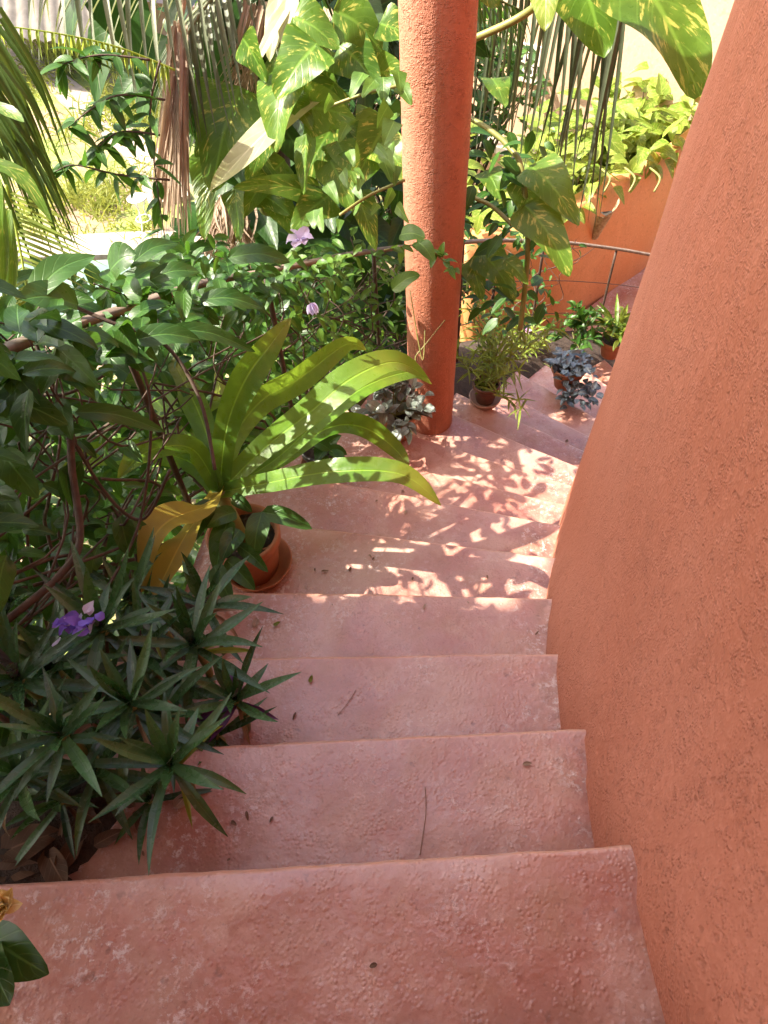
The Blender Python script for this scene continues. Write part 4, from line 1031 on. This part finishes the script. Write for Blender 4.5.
# grass clumps in the sunlit garden
mb = MB()
for (px, py, n, hgt, sp_) in [(75, 62, 240, .45, .7), (130, 118, 420, .5, .6), (85, 200, 150, .4, .35), (108, 208, 130, .4, .25), (145, 180, 120, .35, .4), (55, 140, 90, .25, .5), (45, 215, 80, .25, .5), (110, 225, 120, .18, .6), (150, 100, 200, .45, .6), (60, 55, 200, .5, .9), (20, 90, 200, .4, .7), (60, 190, 120, .2, .6), (145, 235, 60, .3, .2)]:
    c_ = onz(px, py, GZ)
    for i in range(n):
        p = c_ + V((R.gauss(0, sp_ * .6), R.gauss(0, sp_ * .6), 0)); p.z = GZ + .02
        mb.ribbon(arc(p, V((R.gauss(0, .5), R.gauss(0, .5), 1)), hgt * R.uniform(.5, 1.2), 1.4, 5), .022, blade, V((R.gauss(0, 1), -1, .3)), .3, R.random(), 1)
tag(mb.build('grass', 'grass'), 'bright yellow-green grass clumps in the sunlit garden', 'grass', kind='stuff')

# ================================================================== SMALL THINGS ON THE STEPS
def flat_leaf(name, lab, cat, px, py, k, L_, W_, ang, mat, curl=.6):
    p = onz(px, py, tread(k) + .006); mb = MB()
    d = V((math.cos(ang), math.sin(ang), .25))
    mb.ribbon(arc(p - V((math.cos(ang), math.sin(ang), 0)) * L_ * .5, d, L_, curl, 8), W_, ovate, V((0, 0, 1)), .35, R.random(), 2, .12, .3)
    o = mb.build(name, mat, loc=p); return tag(o, lab, cat)
flat_leaf('dead_leaf', 'large curled brown dead leaf lying on the lowest shaded step at left', 'leaf', 58, 872, 1, .11, .06, -.9, 'dead')
flat_leaf('dead_leaf', 'second brown dead leaf tucked under the rosettes at far left', 'leaf', 32, 842, 1, .13, .08, .3, 'dead')
flat_leaf('dead_leaf', 'small tan dead leaf below the lowest rosette', 'leaf', 183, 800, 1, .045, .03, .8, 'dry')
flat_leaf('dead_leaf', 'small olive fallen leaf on the third step beside the purple rosette', 'leaf', 311, 679, 2, .022, .012, 1.2, 'herb', .2)
flat_leaf('dead_leaf', 'small green fallen leaf on the step below the clay pot', 'leaf', 277, 624, 3, .025, .014, .4, 'herb', .2)
flat_leaf('dead_leaf', 'crumpled tan leaf scrap near the clay pot', 'leaf', 256, 622, 3, .035, .025, 1.4, 'dry', .9)
flat_leaf('dead_leaf', 'curled yellowish leaf scrap right of the clay saucer', 'leaf', 325, 571, 4, .03, .010, .1, 'dry', .9)
flat_leaf('dead_leaf', 'tiny dark leaf scrap further right of the clay saucer', 'leaf', 350, 569, 4, .022, .012, 1.3, 'dead', .9)
flat_leaf('dead_leaf', 'tiny dark scrap on the step near the tower wall', 'leaf', 537, 633, 3, .02, .006, .8, 'dead', .5)
flat_leaf('dead_leaf', 'tiny brown leaf in the sun on the middle steps', 'leaf', 567, 441, 9, .03, .02, .8, 'dead', .9)
for x, y, k, L_, a in ((110, 838, 1, .07, .4), (140, 822, 1, .05, 2.0), (88, 815, 1, .08, -.5), (72, 850, 1, .09, 1.2), (125, 800, 1, .06, 2.6), (20, 870, 1, .10, .1)):
    flat_leaf('dead_leaf', 'brown fallen leaf among the litter under the lowest rosettes', 'leaf', x, y, k, L_, L_ * .5, a, 'dead', R.uniform(.2, 1))['group'] = 'fallen leaves under the rosettes'
for i in range(34):
    k = R.choice((0, 1, 1, 2, 2, 3, 3, 4, 4, 5, 6, 7, 8)); r_ = R.choice((R.uniform(4.56, 5.6), R.uniform(5.1, 5.7))); a_ = ANG_I[k - 1] + (ANG_I[k] - ANG_I[k - 1]) * R.uniform(.15, .85)
    p = pol(r_, a_, tread(k) + .006); mb = MB(); L_ = R.uniform(.008, .024); g = R.uniform(0, 6)
    d = V((math.cos(g), math.sin(g), .2))
    mb.ribbon(arc(p, d, L_, R.uniform(.2, 1.2), 5), L_ * R.uniform(.25, .6), oval, V((0, 0, 1)), .5, R.random(), 1)
    tag(mb.build('leaf_crumb', R.choice(('dead', 'dry', 'dead')), loc=p), 'tiny dry leaf crumb scattered on the red steps', 'leaf', 'leaf crumbs scattered on the steps')
p = onz(425, 787, tread(1) + .004); q = onz(420, 855, tread(1) + .004)
mb = MB(); mb.tube(smoothpath([p, p.lerp(q, .4) + V((.006, 0, .004)), q], 12), .0010, 5); tag(mb.build('twig', 'dead', loc=p), 'thin dry twig lying on the second step', 'twig')
p = onz(356, 690, tread(2) + .004); q = onz(338, 715, tread(2) + .004)
mb = MB(); mb.tube(smoothpath([p, p.lerp(q, .5) + V((.004, 0, .002)), q], 8), .0008, 5); tag(mb.build('twig', 'dead', loc=p), 'hair thin short twig on the third step', 'twig')

# yellow flowering plant at the bottom left corner
fb = onz(-20, 985, -1.25); 
t = thing('yellow_flower_plant', V((fb.x - .05, fb.y, tread(0))), 'dark leafed plant with a pale yellow flower at the bottom left corner', 'plant')
mb = MB(); st = MB(); c0 = V((fb.x - .05, fb.y, tread(0)))
st.tube(smoothpath([c0, c0.lerp(fb, .5), fb], 6), .006, 6); st.tube(smoothpath([fb, at(-8, 940, 1.24), at(2, 908, 1.22)], 6), .003, 5)
for b, tp, wd in [((-12, 935, 1.24), (48, 975, 1.2), .07), ((-10, 950, 1.24), (10, 1005, 1.2), .06), ((-20, 930, 1.26), (22, 940, 1.22), .035), ((-20, 960, 1.24), (-30, 1010, 1.2), .07)]: pxleaf(mb, b, tp, wd)
mb.build('foliage', 'shade', t); st.build('stem', 'greenstem', t)
mb = MB(); fc = at(4, 906, 1.2)
for k in range(16): rleaf(mb, fc, V((math.cos(k * 2.4), math.sin(k * 2.4), .2 + k * .09)), .03, .022, ovate, -.8, .5, 5, 1)
mb.build('flower', 'yellow', t)
